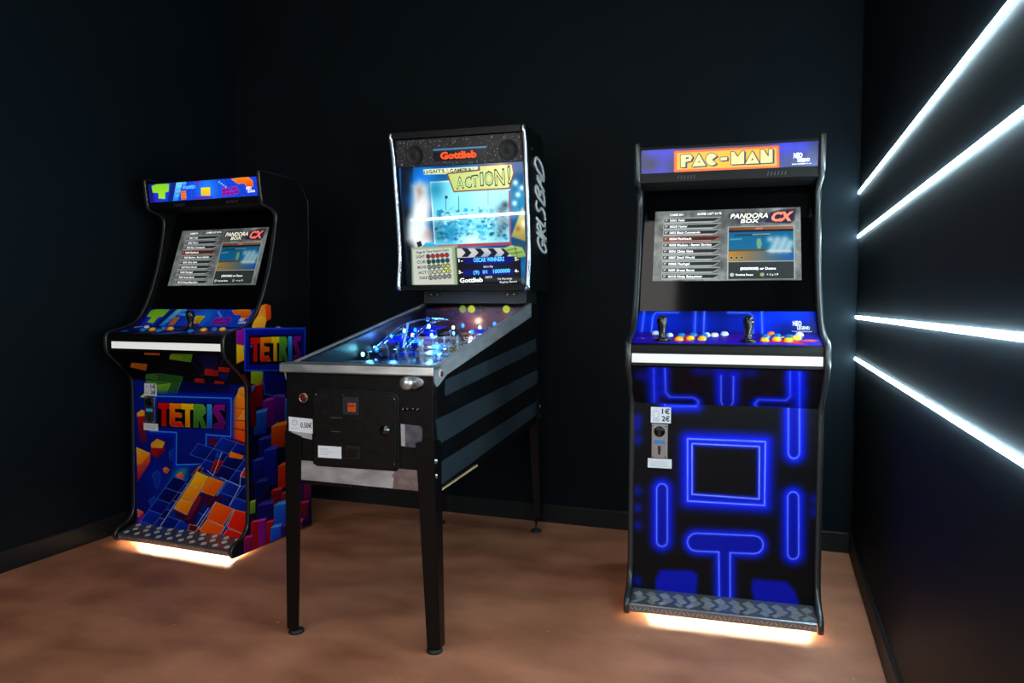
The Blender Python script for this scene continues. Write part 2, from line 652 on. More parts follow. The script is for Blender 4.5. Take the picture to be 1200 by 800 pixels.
def arcade_cabinet(x, y, rz, w, label, art):
    r = empty('arcade_cabinet', (x, y, 0), rz, label, 'arcade cabinet')
    W = w / 2
    T = 0.02
    hw = W - T
    for sgn in (-1, 1):
        a, b = sorted((sgn * W, sgn * hw))
        sp = MB().prism_u(PROF, a, b).build('side_panel', M_black, r)
        edge_sweep(FRONT, a - 0.001, b + 0.001, 0.0035, 0.001).build('edge_molding', M_edge, sp)
        edge_sweep(BACK[:-1] + [BACK[-1]], a - 0.001, b + 0.001, 0.003, 0.001, k=3).build('edge_molding', M_edge, sp)
        if sgn == 1 and 'side' in art:
            pl = Plane(r, (W, -0.07, 0.012), (0, 0.63, 0), (0, 0, 1.2))
            cv = Canvas(pl, 0.0032, (0.05, 0.052, 0.058))
            art['side'](cv)
            ins = []
            cen = np.array([0.3, 0.8])
            for q in PROF:
                q = np.array(q)
                dv = cen - q
                q = q + dv / np.linalg.norm(dv) * 0.004
                ins.append((q[0] + 0.07, q[1] - 0.012))
            cv.build('side_artwork', M_print, sp, clip=ins)
    # carcass
    MB().box(-hw, hw, 0.535, 0.555, 0.03, 1.70).build('back_panel', M_inner, r)
    MB().prism_u([(0.205, 1.8), (0.478, 1.8), (0.55, 1.705), (0.54, 1.69), (0.47, 1.782), (0.207, 1.783)], -hw, hw).build('top_panel', M_black, r)
    MB().box(-hw, hw, 0.10, 0.535, 0.03, 0.05).build('bottom_panel', M_inner, r)
    for u in (-hw + 0.06, hw - 0.06):
        for v in (0.16, 0.48):
            MB().lathe([(0.02, 0.0), (0.022, 0.004), (0.022, 0.014), (0.012, 0.018), (0.012, 0.031)], (u, v, 0), (0, 0, 1), 14).build('foot', M_ink, r)
    # kick plate with raised tread
    kp = MB().prism_u([(-0.016, 0.048), (-0.02, 0.044), (-0.02, 0.018), (-0.016, 0.018), (-0.016, 0.0425), (0.096, 0.0655), (0.096, 0.0705)],
                      -hw + 0.001, hw - 0.001).build('kick_plate', M_tread, r)
    mb = MB()
    du, dv = art['tread']
    nb = art['tread_bars']
    tdir = np.array([0, 0.112, 0.0225])
    tdir /= np.linalg.norm(tdir)
    nrm = np.array([0, -tdir[2], tdir[1]])
    o0 = np.array([0, -0.016, 0.048])
    rows = int(0.112 / dv)
    cols = int(2 * hw / du)
    for i in range(rows):
        for j in range(cols):
            uc = -hw + (j + 0.5 + (0.25 if i % 2 else -0.05)) * (2 * hw / cols)
            vc = (i + 0.5) * dv + 0.002
            alt = ((i + j) % 2) if nb > 3 else 0
            ang = math.radians(38 if alt == 0 else -38)
            ca, sa = math.cos(ang), math.sin(ang)
            L2, wd = du * (0.33 if nb > 3 else 0.20), du * (0.030 if nb > 3 else 0.045)
            for b in range(nb):
                off = (b - (nb - 1) / 2) * du * (0.13 if nb > 3 else 0.13)
                P = []
                for h, g in ((0, 1), (0.0014, 0.6)):
                    for s1, s2 in ((-1, -1), (1, -1), (1, 1), (-1, 1)):
                        lx, ly = s1 * L2 * g, s2 * wd * g + off
                        uu, vv = uc + lx * ca - ly * sa, vc + (lx * sa + ly * ca)
                        P.append(o0 + np.array([uu, 0, 0]) + tdir * vv + nrm * h)
                if all(abs(p[0]) < hw - 0.003 for p in P) and all(-0.016 <= p[1] <= 0.094 for p in P):
                    mb.hexa([tuple(p) for p in P])
    lug = mb.build('tread_lugs', M_tread_lug, kp)
    tag(lug, kind='stuff')
    # front-face lugs of the plate's lip
    mb = MB()
    nx = int(2 * hw / 0.016)
    for j in range(nx):
        u = -hw + (j + 0.5) * 2 * hw / nx
        s = 1 if (j // 2) % 2 else -1
        P = []
        for v in (-0.02, -0.0212):
            for a, zz_ in ((-1, -1), (1, 1)):
                pass
            P += [(u - 0.005, v, 0.030 - s * 0.006), (u + 0.005, v, 0.030 + s * 0.006), (u + 0.005, v, 0.0325 + s * 0.006), (u - 0.005, v, 0.0325 - s * 0.006)]
        mb.hexa(P)
    tag(mb.build('lip_lugs', M_tread_lug, kp), kind='stuff')
    # LED tape hidden below the plate
    ul = MB().box(-hw + 0.07, hw - 0.02, 0.036, 0.060, 0.031, 0.036).build('underlight', M_led_warm, r)
    # lower front panel
    fo, fa, fb = (-hw, 0.09, 0.066), (2 * hw, 0, 0), (0, 0, 0.734)
    fp = MB().prism_u([(0.091, 0.066), (0.106, 0.066), (0.106, 0.79), (0.091, 0.80)], -hw, hw).build('front_panel', M_inner, r)
    cv = Canvas(Plane(r, fo, fa, fb), 0.0022, art['front_bg'])
    art['front'](cv)
    cv.build('front_artwork', M_print, fp, lift=0.0002)
    up = MB().prism_u([(0.091, 0.802), (0.103, 0.807), (-0.03, 0.952), (-0.046, 0.951)], -hw, hw).build('underside_panel', M_inner, r)
    sl = Plane(r, (-hw, 0.090, 0.8005), (2 * hw, 0, 0), (0, -0.136, 0.149))
    cv = Canvas(sl, 0.0025, art['front_bg'])
    art['slope'](cv)
    cv.build('underside_artwork', M_print, up, lift=0.0006)
    # light bar on the control panel's edge
    lb = MB().box(-hw, hw, -0.043, 0.02, 0.953, 1.008).build('front_rail', M_black, r, 0.002)
    MB().box(-hw + art['bar_gap'], hw - 0.003, -0.0465, -0.0425, 0.966, 0.999).build('light_bar', M_edge_light, r, 0.001)
    # control panel
    cp = MB().prism_u([(-0.046, 1.008), (0.12, 1.03), (0.205, 1.15), (0.198, 1.153), (0.11, 1.07), (-0.04, 1.035), (-0.047, 1.03)], -hw, hw).build('control_panel', M_black, r)
    pcp = Plane(r, (-hw, -0.034, 1.0368), (2 * hw, 0, 0), (0, 0.144, 0.0332))
    cv = Canvas(pcp, 0.0025, art['cp_bg'])
    art['cp'](cv)
    cv.build('control_panel_artwork', M_print, cp, lift=0.0004)
    pti = Plane(r, (-hw, 0.1105, 1.0712), (2 * hw, 0, 0), (0, 0.0875, 0.083))
    cv = Canvas(pti, 0.0022, art['tilt_bg'])
    art['tilt'](cv)
    cv.build('upper_panel_artwork', M_print, cp, lift=0.0004)
    mb = MB()
    art['tilt_text'](mb, pti)
    mb.build('lettering', mat('white_print_ink', (0.92, 0.92, 0.95), 0.45), cp)
    # monitor
    glass = [(0.212, 1.152), (0.255, 1.27), (0.362, 1.567), (0.405, 1.688)]
    back = [(v + 0.008, z - 0.003) for v, z in glass][::-1]
    g = MB().prism_u(glass + back, -hw, hw).build('monitor_glass', M_glass_black, r)
    px_, pz_ = 0.107, 0.297
    tl = math.hypot(px_, pz_)
    sx = 0.283
    psc = Plane(r, (-sx, 0.2565, 1.274), (2 * sx, 0, 0), (0, px_ * 0.985, pz_ * 0.985))
    cv = Canvas(psc, 0.0018, (0.5, 0.53, 0.52))
    screen_art(cv, art['screen_gain'])
    sc = cv.build('screen', M_screen, g, lift=0.0012)
    screen_text(psc, M_textlit, g)
    # speaker panel under the marquee
    sp = MB().prism_u([(0.215, 1.664), (0.36, 1.652), (0.415, 1.684), (0.41, 1.692), (0.355, 1.662), (0.215, 1.674)], -hw, hw).build('speaker_panel', M_inner, r)
    fr = MB().prism_u([(0.2145, 1.664), (0.226, 1.664), (0.226, 1.697), (0.2145, 1.697)], -hw, hw).build('marquee_rail', M_black, r)
    for cu in (-0.185, 0.15):
        mb = MB()
        for k in range(6):
            u = cu + k * 0.0125
            mb.hexa([(u - 0.0025, 0.2139, 1.672), (u + 0.0015, 0.2139, 1.672), (u + 0.005, 0.2139, 1.687), (u + 0.001, 0.2139, 1.687),
                     (u - 0.0025, 0.2146, 1.672), (u + 0.0015, 0.2146, 1.672), (u + 0.005, 0.2146, 1.687), (u + 0.001, 0.2146, 1.687)])
        mb.build('speaker_slots', mat('slot_grey', (0.22, 0.23, 0.24), 0.6), fr)  # slots are thin grey slivers laid on the rail
    # marquee
    mq = MB().prism_u([(0.215, 1.697), (0.235, 1.697), (0.225, 1.80), (0.205, 1.80)], -hw, hw).build('marquee', M_inner, r)
    mg = 0.004
    pm = Plane(r, (-hw + mg, 0.2146, 1.700), (2 * (hw - mg), 0, 0), (0, -0.0088, 0.090))
    cv = Canvas(pm, 0.0016, art['marquee_bg'])
    art['marquee'](cv)
    cv.build('marquee_artwork', M_marquee, mq, lift=0.0006)
    mb = MB()
    art['marquee_text'](mb, pm)
    mb.build('marquee_lettering', M_textlit, mq)
    for s in (-1, 1):
        MB().box(s * (hw - 0.006) - 0.006, s * (hw - 0.006) + 0.006, 0.2, 0.214, 1.795, 1.80).build('corner_clip', M_black, mq)
    # joysticks and buttons
    cpz = lambda v: 1.0368 + (v + 0.034) * 0.2306 + 0.0008
    nrm = (0, -0.2247, 0.9744)
    for u, v in art['joysticks']:
        z = cpz(v)
        js = MB().lathe([(0.026, 0), (0.026, 0.004), (0.016, 0.006), (0.0135, 0.008), (0.0125, 0.026), (0.0175, 0.054), (0.0205, 0.070),
                         (0.018, 0.083), (0.011, 0.089), (0.002, 0.091)], (u, v, z), (0, 0, 1), 24).build('joystick', M_stick, r)
        MB().lathe([(0.031, 0), (0.031, 0.0012), (0.01, 0.0018)], (u, v, z), nrm, 24).build('dust_washer', M_stick, js)
    for u, v, c, rr in art['buttons']:
        z = cpz(v)
        b = MB().lathe([(rr, 0), (rr, 0.003), (rr * 0.92, 0.006), (rr * 0.8, 0.0065), (rr * 0.76, 0.0095), (rr * 0.5, 0.0115), (0.001, 0.012)],
                       (u, v, z), nrm, 22).build('push_button', M_button[c], r)
    # coin slot with its stickers
    yv = 0.0885
    u0, u1 = art['coin_u']
    ug = u1 - u0
    pfr = Plane(r, (u0, 0.0895, 0.546), (ug, 0, 0), (0, 0, 0.24))
    st = MB().box(u0 + 0.01, u1 - 0.002, 0.0885, 0.0898, 0.724, 0.785).build('price_sticker', M_white, r)
    mb = MB()
    for s, zb in (('1€', 0.760), ('2€', 0.732)):
        text_on(mb, Plane(r, (0, 0.0885, 0), (1, 0, 0), (0, 0, 1)), s, u0 + 0.052, u1 - 0.006, zb, 0.019, d=0.0005, bold=0.03)
    mb.build('sticker_lettering', M_ink, st)
    mb = MB()
    pq = Plane(r, (0, 0.0885, 0), (1, 0, 0), (0, 0, 1))
    for k in range(9):
        t = k * 0.7
        mb.add([pq.P(u0 + 0.03 + 0.012 * math.cos(t) + a, 0.757 + 0.014 * math.sin(t) + b, 0.0005) for a, b in ((-.002, -.002), (.002, -.002), (.002, .002), (-.002, .002))], [(0, 1, 2, 3)])
    for k in range(4):
        mb.add([pq.P(u0 + 0.017 + a, 0.739 - k * 0.003 + b, 0.0005) for a, b in ((0, 0), (.026, 0), (.026, .0012), (0, .0012))], [(0, 1, 2, 3)])
    mb.build('sticker_emblem', M_grey_ink, st)
    cm = MB().box(u0 + 0.014, u1 - 0.012, 0.083, 0.0898, 0.588, 0.72).build('coin_mechanism', M_nickel, r, 0.0015)
    cu = (u0 + u1) / 2
    MB().lathe([(0.021, 0), (0.021, 0.004), (0.018, 0.006), (0.001, 0.006)], (cu, 0.083, 0.692), (0, -1, 0), 22).build('coin_entry', mat('dark_steel', (0.12, 0.12, 0.13), 0.25, metal=0.8), cm)
    MB().box(cu - 0.0035, cu + 0.0035, 0.0752, 0.0775, 0.676, 0.71).build('coin_slot', M_ink, cm)
    MB().box(cu - 0.02, cu + 0.02, 0.0815, 0.0835, 0.645, 0.659).build('display_window', mat('blue_display', (0.1, 0.3, 0.5), 0.2, emit=0.35, ecol=(0.25, 0.6, 0.85)), cm)
    MB().prism_v([(cu - 0.004, 0.602), (cu + 0.004, 0.602), (cu + 0.006, 0.636), (cu - 0.006, 0.636)], 0.0815, 0.0835).build('return_lever', M_ink, cm)
    for a in (-0.024, 0.024):
        for zz_ in (0.595, 0.712):
            MB().lathe([(0.0035, 0), (0.003, 0.002), (0.001, 0.0025)], (cu + a, 0.083, zz_), (0, -1, 0), 8).build('screw', M_chrome, cm)
    st = MB().box(u0, u1 + 0.003, 0.0885, 0.0898, 0.549, 0.585).build('notice_sticker', M_white, r)
    mb = MB()
    for k in range(4):
        mb.add([pq.P(u0 + 0.008 + a, 0.556 + k * 0.006 + b, 0.0005) for a, b in ((0, 0), (.07, 0), (.07, .0012), (0, .0012))], [(0, 1, 2, 3)])
    mb.build('sticker_lines', M_grey_ink, st)
    return r


M_tread = mat('tread_plate_steel', (0.46, 0.49, 0.52), 0.32, metal=0.8)
M_tread_lug = mat('tread_lug_highlight_steel', (0.74, 0.76, 0.76), 0.30, metal=0.6)  # lugs paler than the plate: their highlights are put into the colour
M_stick = mat('black_joystick_plastic', (0.045, 0.045, 0.05), 0.25, spec=0.6)
M_button = {k: mat(k + '_button_plastic', c, 0.25, spec=0.6) for k, c in
            dict(amber=(1.0, 0.68, 0.03), blue=(0.05, 0.42, 0.75), white=(0.82, 0.86, 0.95), lemon=(0.95, 0.93, 0.25), red=(0.85, 0.08, 0.1),
                 orange=(0.95, 0.4, 0.1)).items()}


# ---- screen picture (both cabinets)
def screen_art(c, gain):
    w, h = c.pl.w, c.pl.h
    S = lambda pts: [(x * w, (1 - y) * h) for x, y in pts]
    c.grain(0.06, 0.55, 3)
    for k in range(26):
        rnd = random.Random(k)
        x, y = rnd.random(), rnd.random()
        c.spot(S([(x, y)])[0], 0.012, (0.32, 0.36, 0.34) if k % 2 else (0.7, 0.72, 0.7), 0.5, raw=True)
    ys = [0.115 + i * 0.0887 for i in range(10)]
    for i, y in enumerate(ys):
        hl = i == 3
        c.poly(S([(.062, y - .012), (.47, y - .012), (.43, y + .052), (.40, y + .066), (.062, y + .066)]), (0.72, 0.35, 0.27) if hl else (0.78, 0.8, 0.79), raw=True)
        c.poly(S([(.072, y), (.462, y), (.42, y + .047), (.07, y + .047)]), (0.27, 0.16, 0.13) if hl else (0.16, 0.2, 0.21), raw=True)
        c.poly(S([(.066, y), (.098, y), (.098, y + .047), (.066, y + .047)]), (0.25, 0.28, 0.28), raw=True)
        c.poly(S([(.074, y + .012), (.092, y + .008), (.088, y + .025), (.078, y + .03), (.076, y + .04)]), (0.95, 0.75, 0.4) if hl else (0.92, 0.93, 0.93), raw=True)
        c.poly(S([(.10 + .2 * ((i * 37) % 10) / 10, y + .054), (.40, y + .052), (.40, y + .058), (.12, y + .060)]), (0.95, 0.95, 0.94), raw=True, alpha=.7)
        if hl:
            c.poly(S([(.102, y + .006), (.21, y + .006), (.20, y + .043), (.10, y + .043)]), (0.66, 0.2, 0.12), raw=True)
    # title block
    c.poly(S([(.505, .10), (.545, .05), (.79, .06), (.80, .16), (.72, .21), (.58, .21), (.56, .15)]), (0.25, 0.24, 0.33), raw=True, soft=.012, alpha=.75)
    c.poly(S([(.76, .2), (.80, .06), (.86, .03), (.97, .02), (.96, .18), (.93, .23)]), (0.16, 0.17, 0.27), raw=True, soft=.01, alpha=.9)
    # preview picture
    c.poly(S([(.513, .25), (.958, .25), (.958, .985), (.513, .985)]), (0.86, 0.88, 0.86), raw=True)
    c.poly(S([(.52, .26), (.952, .26), (.952, .735), (.52, .735)]), (0.04, 0.42, 0.62), (0.03, 0.5, 0.72), d=(0, -1), raw=True)
    c.poly(S([(.52, .26), (.952, .26), (.952, .30), (.52, .30)]), (0.55, 0.3, 0.15), (0.7, 0.45, 0.3), d=(1, 0), raw=True)
    c.poly(S([(.70, .272), (.75, .272), (.75, .295), (.70, .295)]), (0.95, 0.55, 0.45), raw=True)
    c.poly(S([(.52, .30), (.952, .30), (.952, .33), (.52, .33)]), (0.08, 0.12, 0.16), raw=True)
    c.poly(S([(.56, .365), (.80, .36), (.80, .38), (.56, .385)]), (0.1, 0.24, 0.3), raw=True)
    c.poly(S([(.68, .362), (.80, .358), (.80, .37), (.68, .374)]), (0.7, 0.75, 0.7), raw=True)
    c.poly(S([(.53, .42), (.61, .415), (.61, .435), (.53, .44)]), (0.35, 0.75, 0.85), raw=True, soft=.006)
    c.poly(S([(.71, .43), (.735, .42), (.745, .50), (.735, .565), (.715, .565), (.708, .5)]), (0.5, 0.75, 0.55), raw=True, soft=.004)
    c.poly(S([(.52, .575), (.952, .575), (.952, .60), (.52, .60)]), (0.45, 0.3, 0.12), raw=True)
    c.poly(S([(.52, .598), (.952, .598), (.952, .735), (.52, .735)]), (0.85, 0.6, 0.2), (0.05, 0.4, 0.75), d=(1, .15), raw=True)
    for k in range(12):
        c.spot(S([(.80 + .012 * k, .44 + .05 * ((k * 7) % 4))])[0], .014, (0.85, 0.97, 1.0), .75, raw=True)
    c.poly(S([(.77, .60), (.80, .575), (.93, .585), (.94, .62), (.80, .62)]), (0.8, 0.93, 1.0), raw=True, soft=.01)
    for k in range(3):
        c.disc(S([(.54 + .035 * k, .685)])[0], .006, (0.2, 0.2, 0.15), line=(0.8, 0.85, 0.7), raw=True)
    c.poly(S([(.52, .745), (.952, .745), (.952, .98), (.52, .98)]), (0.22, 0.25, 0.25), raw=True)
    c.disc(S([(.545, .92)])[0], .008, (0.9, 0.92, 0.92), raw=True)
    c.disc(S([(.745, .92)])[0], .008, (0.72, 0.8, 0.6), raw=True)
    c.rgb *= gain


def screen_text(pl, m, parent):
    w, h = pl.w, pl.h
    mb = MB()
    rows = ['0001 Fold', '0002 Fixter', '0003 Black Commando', '0004 Flashback', '0005 Medusa - Raven Garden', '0006 China Gate',
            '0007 Devil World', '0008 Flashgal', '0009 Green Beret', '0010 Ninja Babysitter']
    for i, s in enumerate(rows):
        y = 0.115 + i * 0.0887
        text_on(mb, pl, s, .108 * w, (.108 + .0113 * len(s)) * w, (1 - y - .040) * h, .030 * h, d=.002, bold=.02)
    mb.build('menu_lettering', m, parent)
    mb = MB()
    text_on(mb, pl, 'GAME 001', .105 * w, .20 * w, (1 - .072) * h, .028 * h, d=.002, bold=.02)
    mb.build('header_lettering', m, parent)
    mb = MB()
    text_on(mb, pl, 'GAME LIST 0176', .30 * w, .47 * w, (1 - .068) * h, .028 * h, d=.002, bold=.02)
    mb.build('counter_lettering', m, parent)
    mb = MB()
    text_on(mb, pl, 'PANDORA', .53 * w, .785 * w, (1 - .135) * h, .065 * h, d=.002, bold=.02, skew=.25)
    text_on(mb, pl, 'BOX', .60 * w, .72 * w, (1 - .20) * h, .052 * h, d=.002, bold=.02, skew=.25)
    mb.build('title_lettering', mat('lit_pale_gold_lettering', (.9, .9, .8), .5, emit=.85, ecol=(.95, .93, .82)), parent)
    mb = MB()
    text_on(mb, pl, 'CX', .80 * w, .94 * w, (1 - .185) * h, .12 * h, d=.002, bold=.05, skew=.25)
    mb.build('title_badge', mat('lit_red_white_lettering', (.9, .4, .3), .5, emit=.8, ecol=(.93, .42, .34)), parent)
    mb = MB()
    text_on(mb, pl, '(000/0000) or Demo', .60 * w, .835 * w, (1 - .855) * h, .034 * h, d=.002, bold=.02)
    text_on(mb, pl, 'Favorites: Recent', .57 * w, .685 * w, (1 - .935) * h, .028 * h, d=.002, bold=.01)
    text_on(mb, pl, '+ 1 x 1 P', .775 * w, .85 * w, (1 - .935) * h, .028 * h, d=.002, bold=.01)
    mb.build('caption_lettering', m, parent)


# ---- neon-blue cabinet artwork
NB_BG = (0.012, 0.014, 0.03)
N_LINE, N_FILL, N_GLOW = (0.45, 0.52, 1.0), (0.0, 0.06, 0.62), (0.0, 0.10, 0.93)


def cap_pts(cx, y0, y1, rx, n=6):
    """upright capsule outline in photo pixels"""
    P = []
    for k in range(n + 1):
        t = math.pi * k / n
        P.append((cx + rx * math.cos(t), y0 + rx - rx * math.sin(t)))
    for k in range(n + 1):
        t = math.pi + math.pi * k / n
        P.append((cx + rx * math.cos(t), y1 - rx - rx * math.sin(t)))
    return P


def neon(c, pts, closed=True, fill=True, lw=0.0035, gr=0.026, ga=0.95):
    c.stroke(pts, N_GLOW, 0.002, closed, glow=N_GLOW, gr=gr, ga=ga, alpha=0)
    if fill: c.poly(pts, N_FILL, soft=0.006)
    c.stroke(pts, N_LINE, lw, closed, glow=(0.05, 0.2, 1.0), gr=0.007, ga=0.8)


def blue_front(c):
    for p in [(746, 500), (747, 515), (747, 490), (747, 575), (747, 595), (747, 615), (746, 680), (956, 600), (956, 585)]:
        c.spot(p, 0.022, N_GLOW, 0.55)
    neon(c, [(779, 440), (779, 476), (816, 476)], closed=False, fill=False, lw=.002)
    neon(c, cap_pts(930.4, 440, 537, 6.5))
    # plain square frame of two parallel lines
    out = [(805.8, 513.8), (897, 517.4), (896, 592), (805.8, 586.8)]
    inn = [(811, 519.5), (890, 523), (889.7, 584.5), (811, 579)]
    c.stroke(out, N_GLOW, .002, True, glow=N_GLOW, gr=.032, ga=1.0, alpha=0)
    c.poly(inn, NB_BG, soft=.05, alpha=.7)
    for q in (out, inn):
        c.stroke(q, (0.50, 0.56, 1.0), .0045, True, glow=(0.05, 0.2, 1.0), gr=.008, ga=.9)
    neon(c, cap_pts(775.8, 566.5, 640, 6.2))
    neon(c, cap_pts(929.5, 576, 655, 6.5))
    bar = []
    for k in range(7):
        t = math.pi / 2 + math.pi * k / 6
        bar.append((816 + 10.5 * math.cos(t), 635 - 10.5 * math.sin(t)))
    bar += [(842.4, 646.5), (843, 706), (855.6, 707), (855.5, 647.5)]
    for k in range(7):
        t = -math.pi / 2 + math.pi * k / 6
        bar.append((884 + 10.5 * math.cos(t), 638 - 10.5 * math.sin(t)))
    neon(c, bar, gr=.022)
    c.poly([(774, 667), (812, 668), (818, 674), (816, 700), (768, 695), (768, 678)], (0.0, 0.06, 0.66), soft=.022)
    c.poly([(882, 678), (922, 681), (932, 692), (938, 712), (884, 706), (880, 690)], (0.0, 0.06, 0.66), soft=.022)


def blue_slope(c):
    for p in [(752, 440), (770, 445), (772, 460), (930, 445), (934, 460), (860, 436), (840, 434), (820, 434), (880, 436)]:
        c.spot(p, .03, N_GLOW, .5)
    neon(c, [(766, 424), (767, 490)], closed=False, fill=False, lw=.0015)
    neon(c, [(779, 424), (780, 459), (785, 465), (812, 465.5), (818, 469), (818, 473), (812, 476.5), (775, 476)], closed=False, fill=False, lw=.003, gr=.02)
    neon(c, [(845, 440), (845, 470), (848, 477), (855, 477.5), (859, 471), (859.5, 441)], closed=False, fill=True, lw=.003)
    neon(c, [(926, 424), (926, 464), (921, 469), (889, 468), (884.5, 473), (888, 478.5), (924, 480), (924.5, 495)], closed=False, fill=False, lw=.003, gr=.02)
    neon(c, [(937, 424), (937, 495)], closed=False, fill=False, lw=.0015)


def blue_cp(c):
    w, h = c.pl.w, c.pl.h
    c.rgb[:] = hexc((0.13, 0.04, 0.62))
    for x in np.linspace(.03, .97, 8):
        c.spot((x * w, h * .1), .05, (0.11, 0.03, 0.75), .6, raw=True)
    c.spot((w * .5, h * .95), .07, (0.22, 0.0, 0.5), .8, raw=True, sx=2.5)
    c.stroke([(.02 * w, .47 * h), (.14 * w, .47 * h)], (0.8, 0.6, 0.9), .002, raw=True)
    c.poly([(.04 * w, .47 * h), (.055 * w, .40 * h), (.065 * w, .47 * h)], (0.8, 0.6, 0.9), raw=True)
    c.stroke([(.50 * w, .47 * h), (.66 * w, .47 * h)], (0.9, 0.2, 0.6), .0022, raw=True)
    c.stroke([(.94 * w, .52 * h), (.985 * w, .47 * h)], (0.95, 0.9, 0.9), .004, raw=True)
    c.poly([(.23 * w, .2 * h), (.32 * w, .25 * h), (.36 * w, .8 * h), (.30 * w, .86 * h), (.22 * w, .6 * h)], (0.85, 0.04, 0.12), raw=True)
    c.stroke([(.25 * w, .66 * h), (.31 * w, .80 * h), (.40 * w, .70 * h)], (0.9, 0.1, 0.15), .014, raw=True)
    c.poly([(.70 * w, .25 * h), (.86 * w, .2 * h), (.90 * w, .45 * h), (.76 * w, .5 * h)], (0.8, 0.05, 0.12), raw=True)
    c.poly([(.84 * w, .2 * h), (.89 * w, .28 * h), (.93 * w, .12 * h), (.88 * w, .08 * h)], (0.8, 0.04, 0.2), raw=True)
    c.poly([(.93 * w, .55 * h), (.98 * w, .35 * h), (.95 * w, .3 * h), (.89 * w, .42 * h)], (0.85, 0.25, 0.1), raw=True)
    c.poly([(.78 * w, .72 * h), (.86 * w, .92 * h), (.91 * w, .7 * h), (.85 * w, .55 * h)], (0.92, 0.9, 0.25), raw=True)


def blue_tilt(c):
    w, h = c.pl.w, c.pl.h
    c.rgb[:] = hexc((0.02, 0.05, 0.25))
    for x, a in ((.02, 1), (.08, 1), (.13, .8), (.19, .6), (.25, .5), (.36, .7), (.42, .5), (.52, .35), (.58, .5), (.68, .8), (.72, .8), (.78, .3), (.90, .35)):
        c.spot((x * w, h * .6), .045, (0.0, 0.16, 0.86), a * .8, raw=True)
        c.spot((x * w, h * .15), .045, (0.0, 0.12, 0.80), a * .7, raw=True)
    c.spot((w * .86, h * .92), .05, (0.0, 0.2, 0.95), .9, raw=True, sx=2)
    L = (0.42, 0.52, 1.0)
    for pts in ([(.035, 0), (.035, 1)], [(.09, .0), (.09, .75), (.105, .92), (.235, .93)], [(.335, 0), (.335, 1)], [(.385, 0), (.385, 1)],
                [(.52, .93), (.635, .93), (.655, .8), (.655, 0)], [(.705, 0), (.705, 1)]):
        c.stroke([(x * w, y * h) for x, y in pts], L, .0025, raw=True, glow=(0.1, 0.3, 1.0), gr=.008, ga=.6)


def maker_text(mb, pl):
    w, h = pl.w, pl.h
    text_on(mb, pl, 'NEO', .868 * w, .915 * w, .36 * h, .20 * h, d=.0012, bold=.04)
    text_on(mb, pl, 'LEGEND', .89 * w, .955 * w, .20 * h, .13 * h, d=.0012, bold=.03)
    text_on(mb, pl, 'www.neolegend.com', .86 * w, .965 * w, .09 * h, .06 * h, d=.0012)


def pm_marquee(c):
    for k, (p, r_, a) in enumerate([((765, 180), .04, .8), ((780, 180), .035, .6), ((775, 202), .04, .7), ((920, 170), .05, .9), ((940, 172), .04, .8),
                                    ((905, 195), .05, .5), ((950, 195), .03, .6), ((760, 202), .03, .6), ((790, 175), .03, .6)]):
        c.spot(p, r_, (0.13, 0.16, 0.98), a)
    c.spot((935, 196), .05, (0.05, 0.15, 0.45), .7)
    c.spot((762, 192), .03, (0.01, 0.05, 0.2), .8)
    Z = lambda pts: [(740 + x / 5.0, 155 + y / 5.0) for x, y in pts]
    c.stroke(Z([(258, 118), (856, 86), (857, 200), (258, 226)]), (0.93, 0.36, 0.06), .010, True, glow=(0.9, 0.25, 0.15), gr=.007)
    c.poly(Z([(254, 114), (860, 82), (861, 203), (254, 229)]), (0.98, 0.40, 0.10))
    c.poly(Z([(266, 122), (850, 91), (851, 196), (266, 219)]), (1.0, 0.74, 0.04))
    cc = [(470 + 36 * math.cos(t), 158 - 36 * math.sin(t) * 1.05) for t in np.linspace(math.radians(28), math.radians(322), 18)] + [(474, 160)]
    letters = [[(286, 131), (345, 126), (360, 145), (350, 168), (318, 176), (318, 205), (288, 207)],
               [(352, 203), (395, 121), (438, 197)], cc,
               [(520, 146), (562, 142), (562, 164), (520, 168)],
               [(582, 190), (582, 114), (602, 112), (622, 142), (645, 110), (662, 108), (662, 186)],
               [(664, 187), (708, 106), (752, 183)],
               [(754, 182), (754, 102), (776, 100), (802, 140), (802, 98), (829, 96), (829, 178), (800, 180)]]
    for L in letters:
        c.poly(Z([(x + 9, y + 5) for x, y in L]), (0.10, 0.14, 0.32))
    for L in letters:
        c.poly(Z(L), (1.0, 0.98, 0.62), line=(0.15, 0.16, 0.30), lw=.0028)
    c.poly(Z([(318, 146), (336, 145), (336, 155), (318, 158)]), (0.2, 0.2, 0.3))
    c.poly(Z([(388, 178), (396, 166), (405, 177)]), (0.2, 0.2, 0.3))
    c.poly(Z([(700, 164), (709, 150), (718, 162)]), (0.2, 0.2, 0.3))
    for x in (818, 828):
        c.stroke([(x, 200), (x, 206)], (0.6, 0.6, 1.0), .0015)


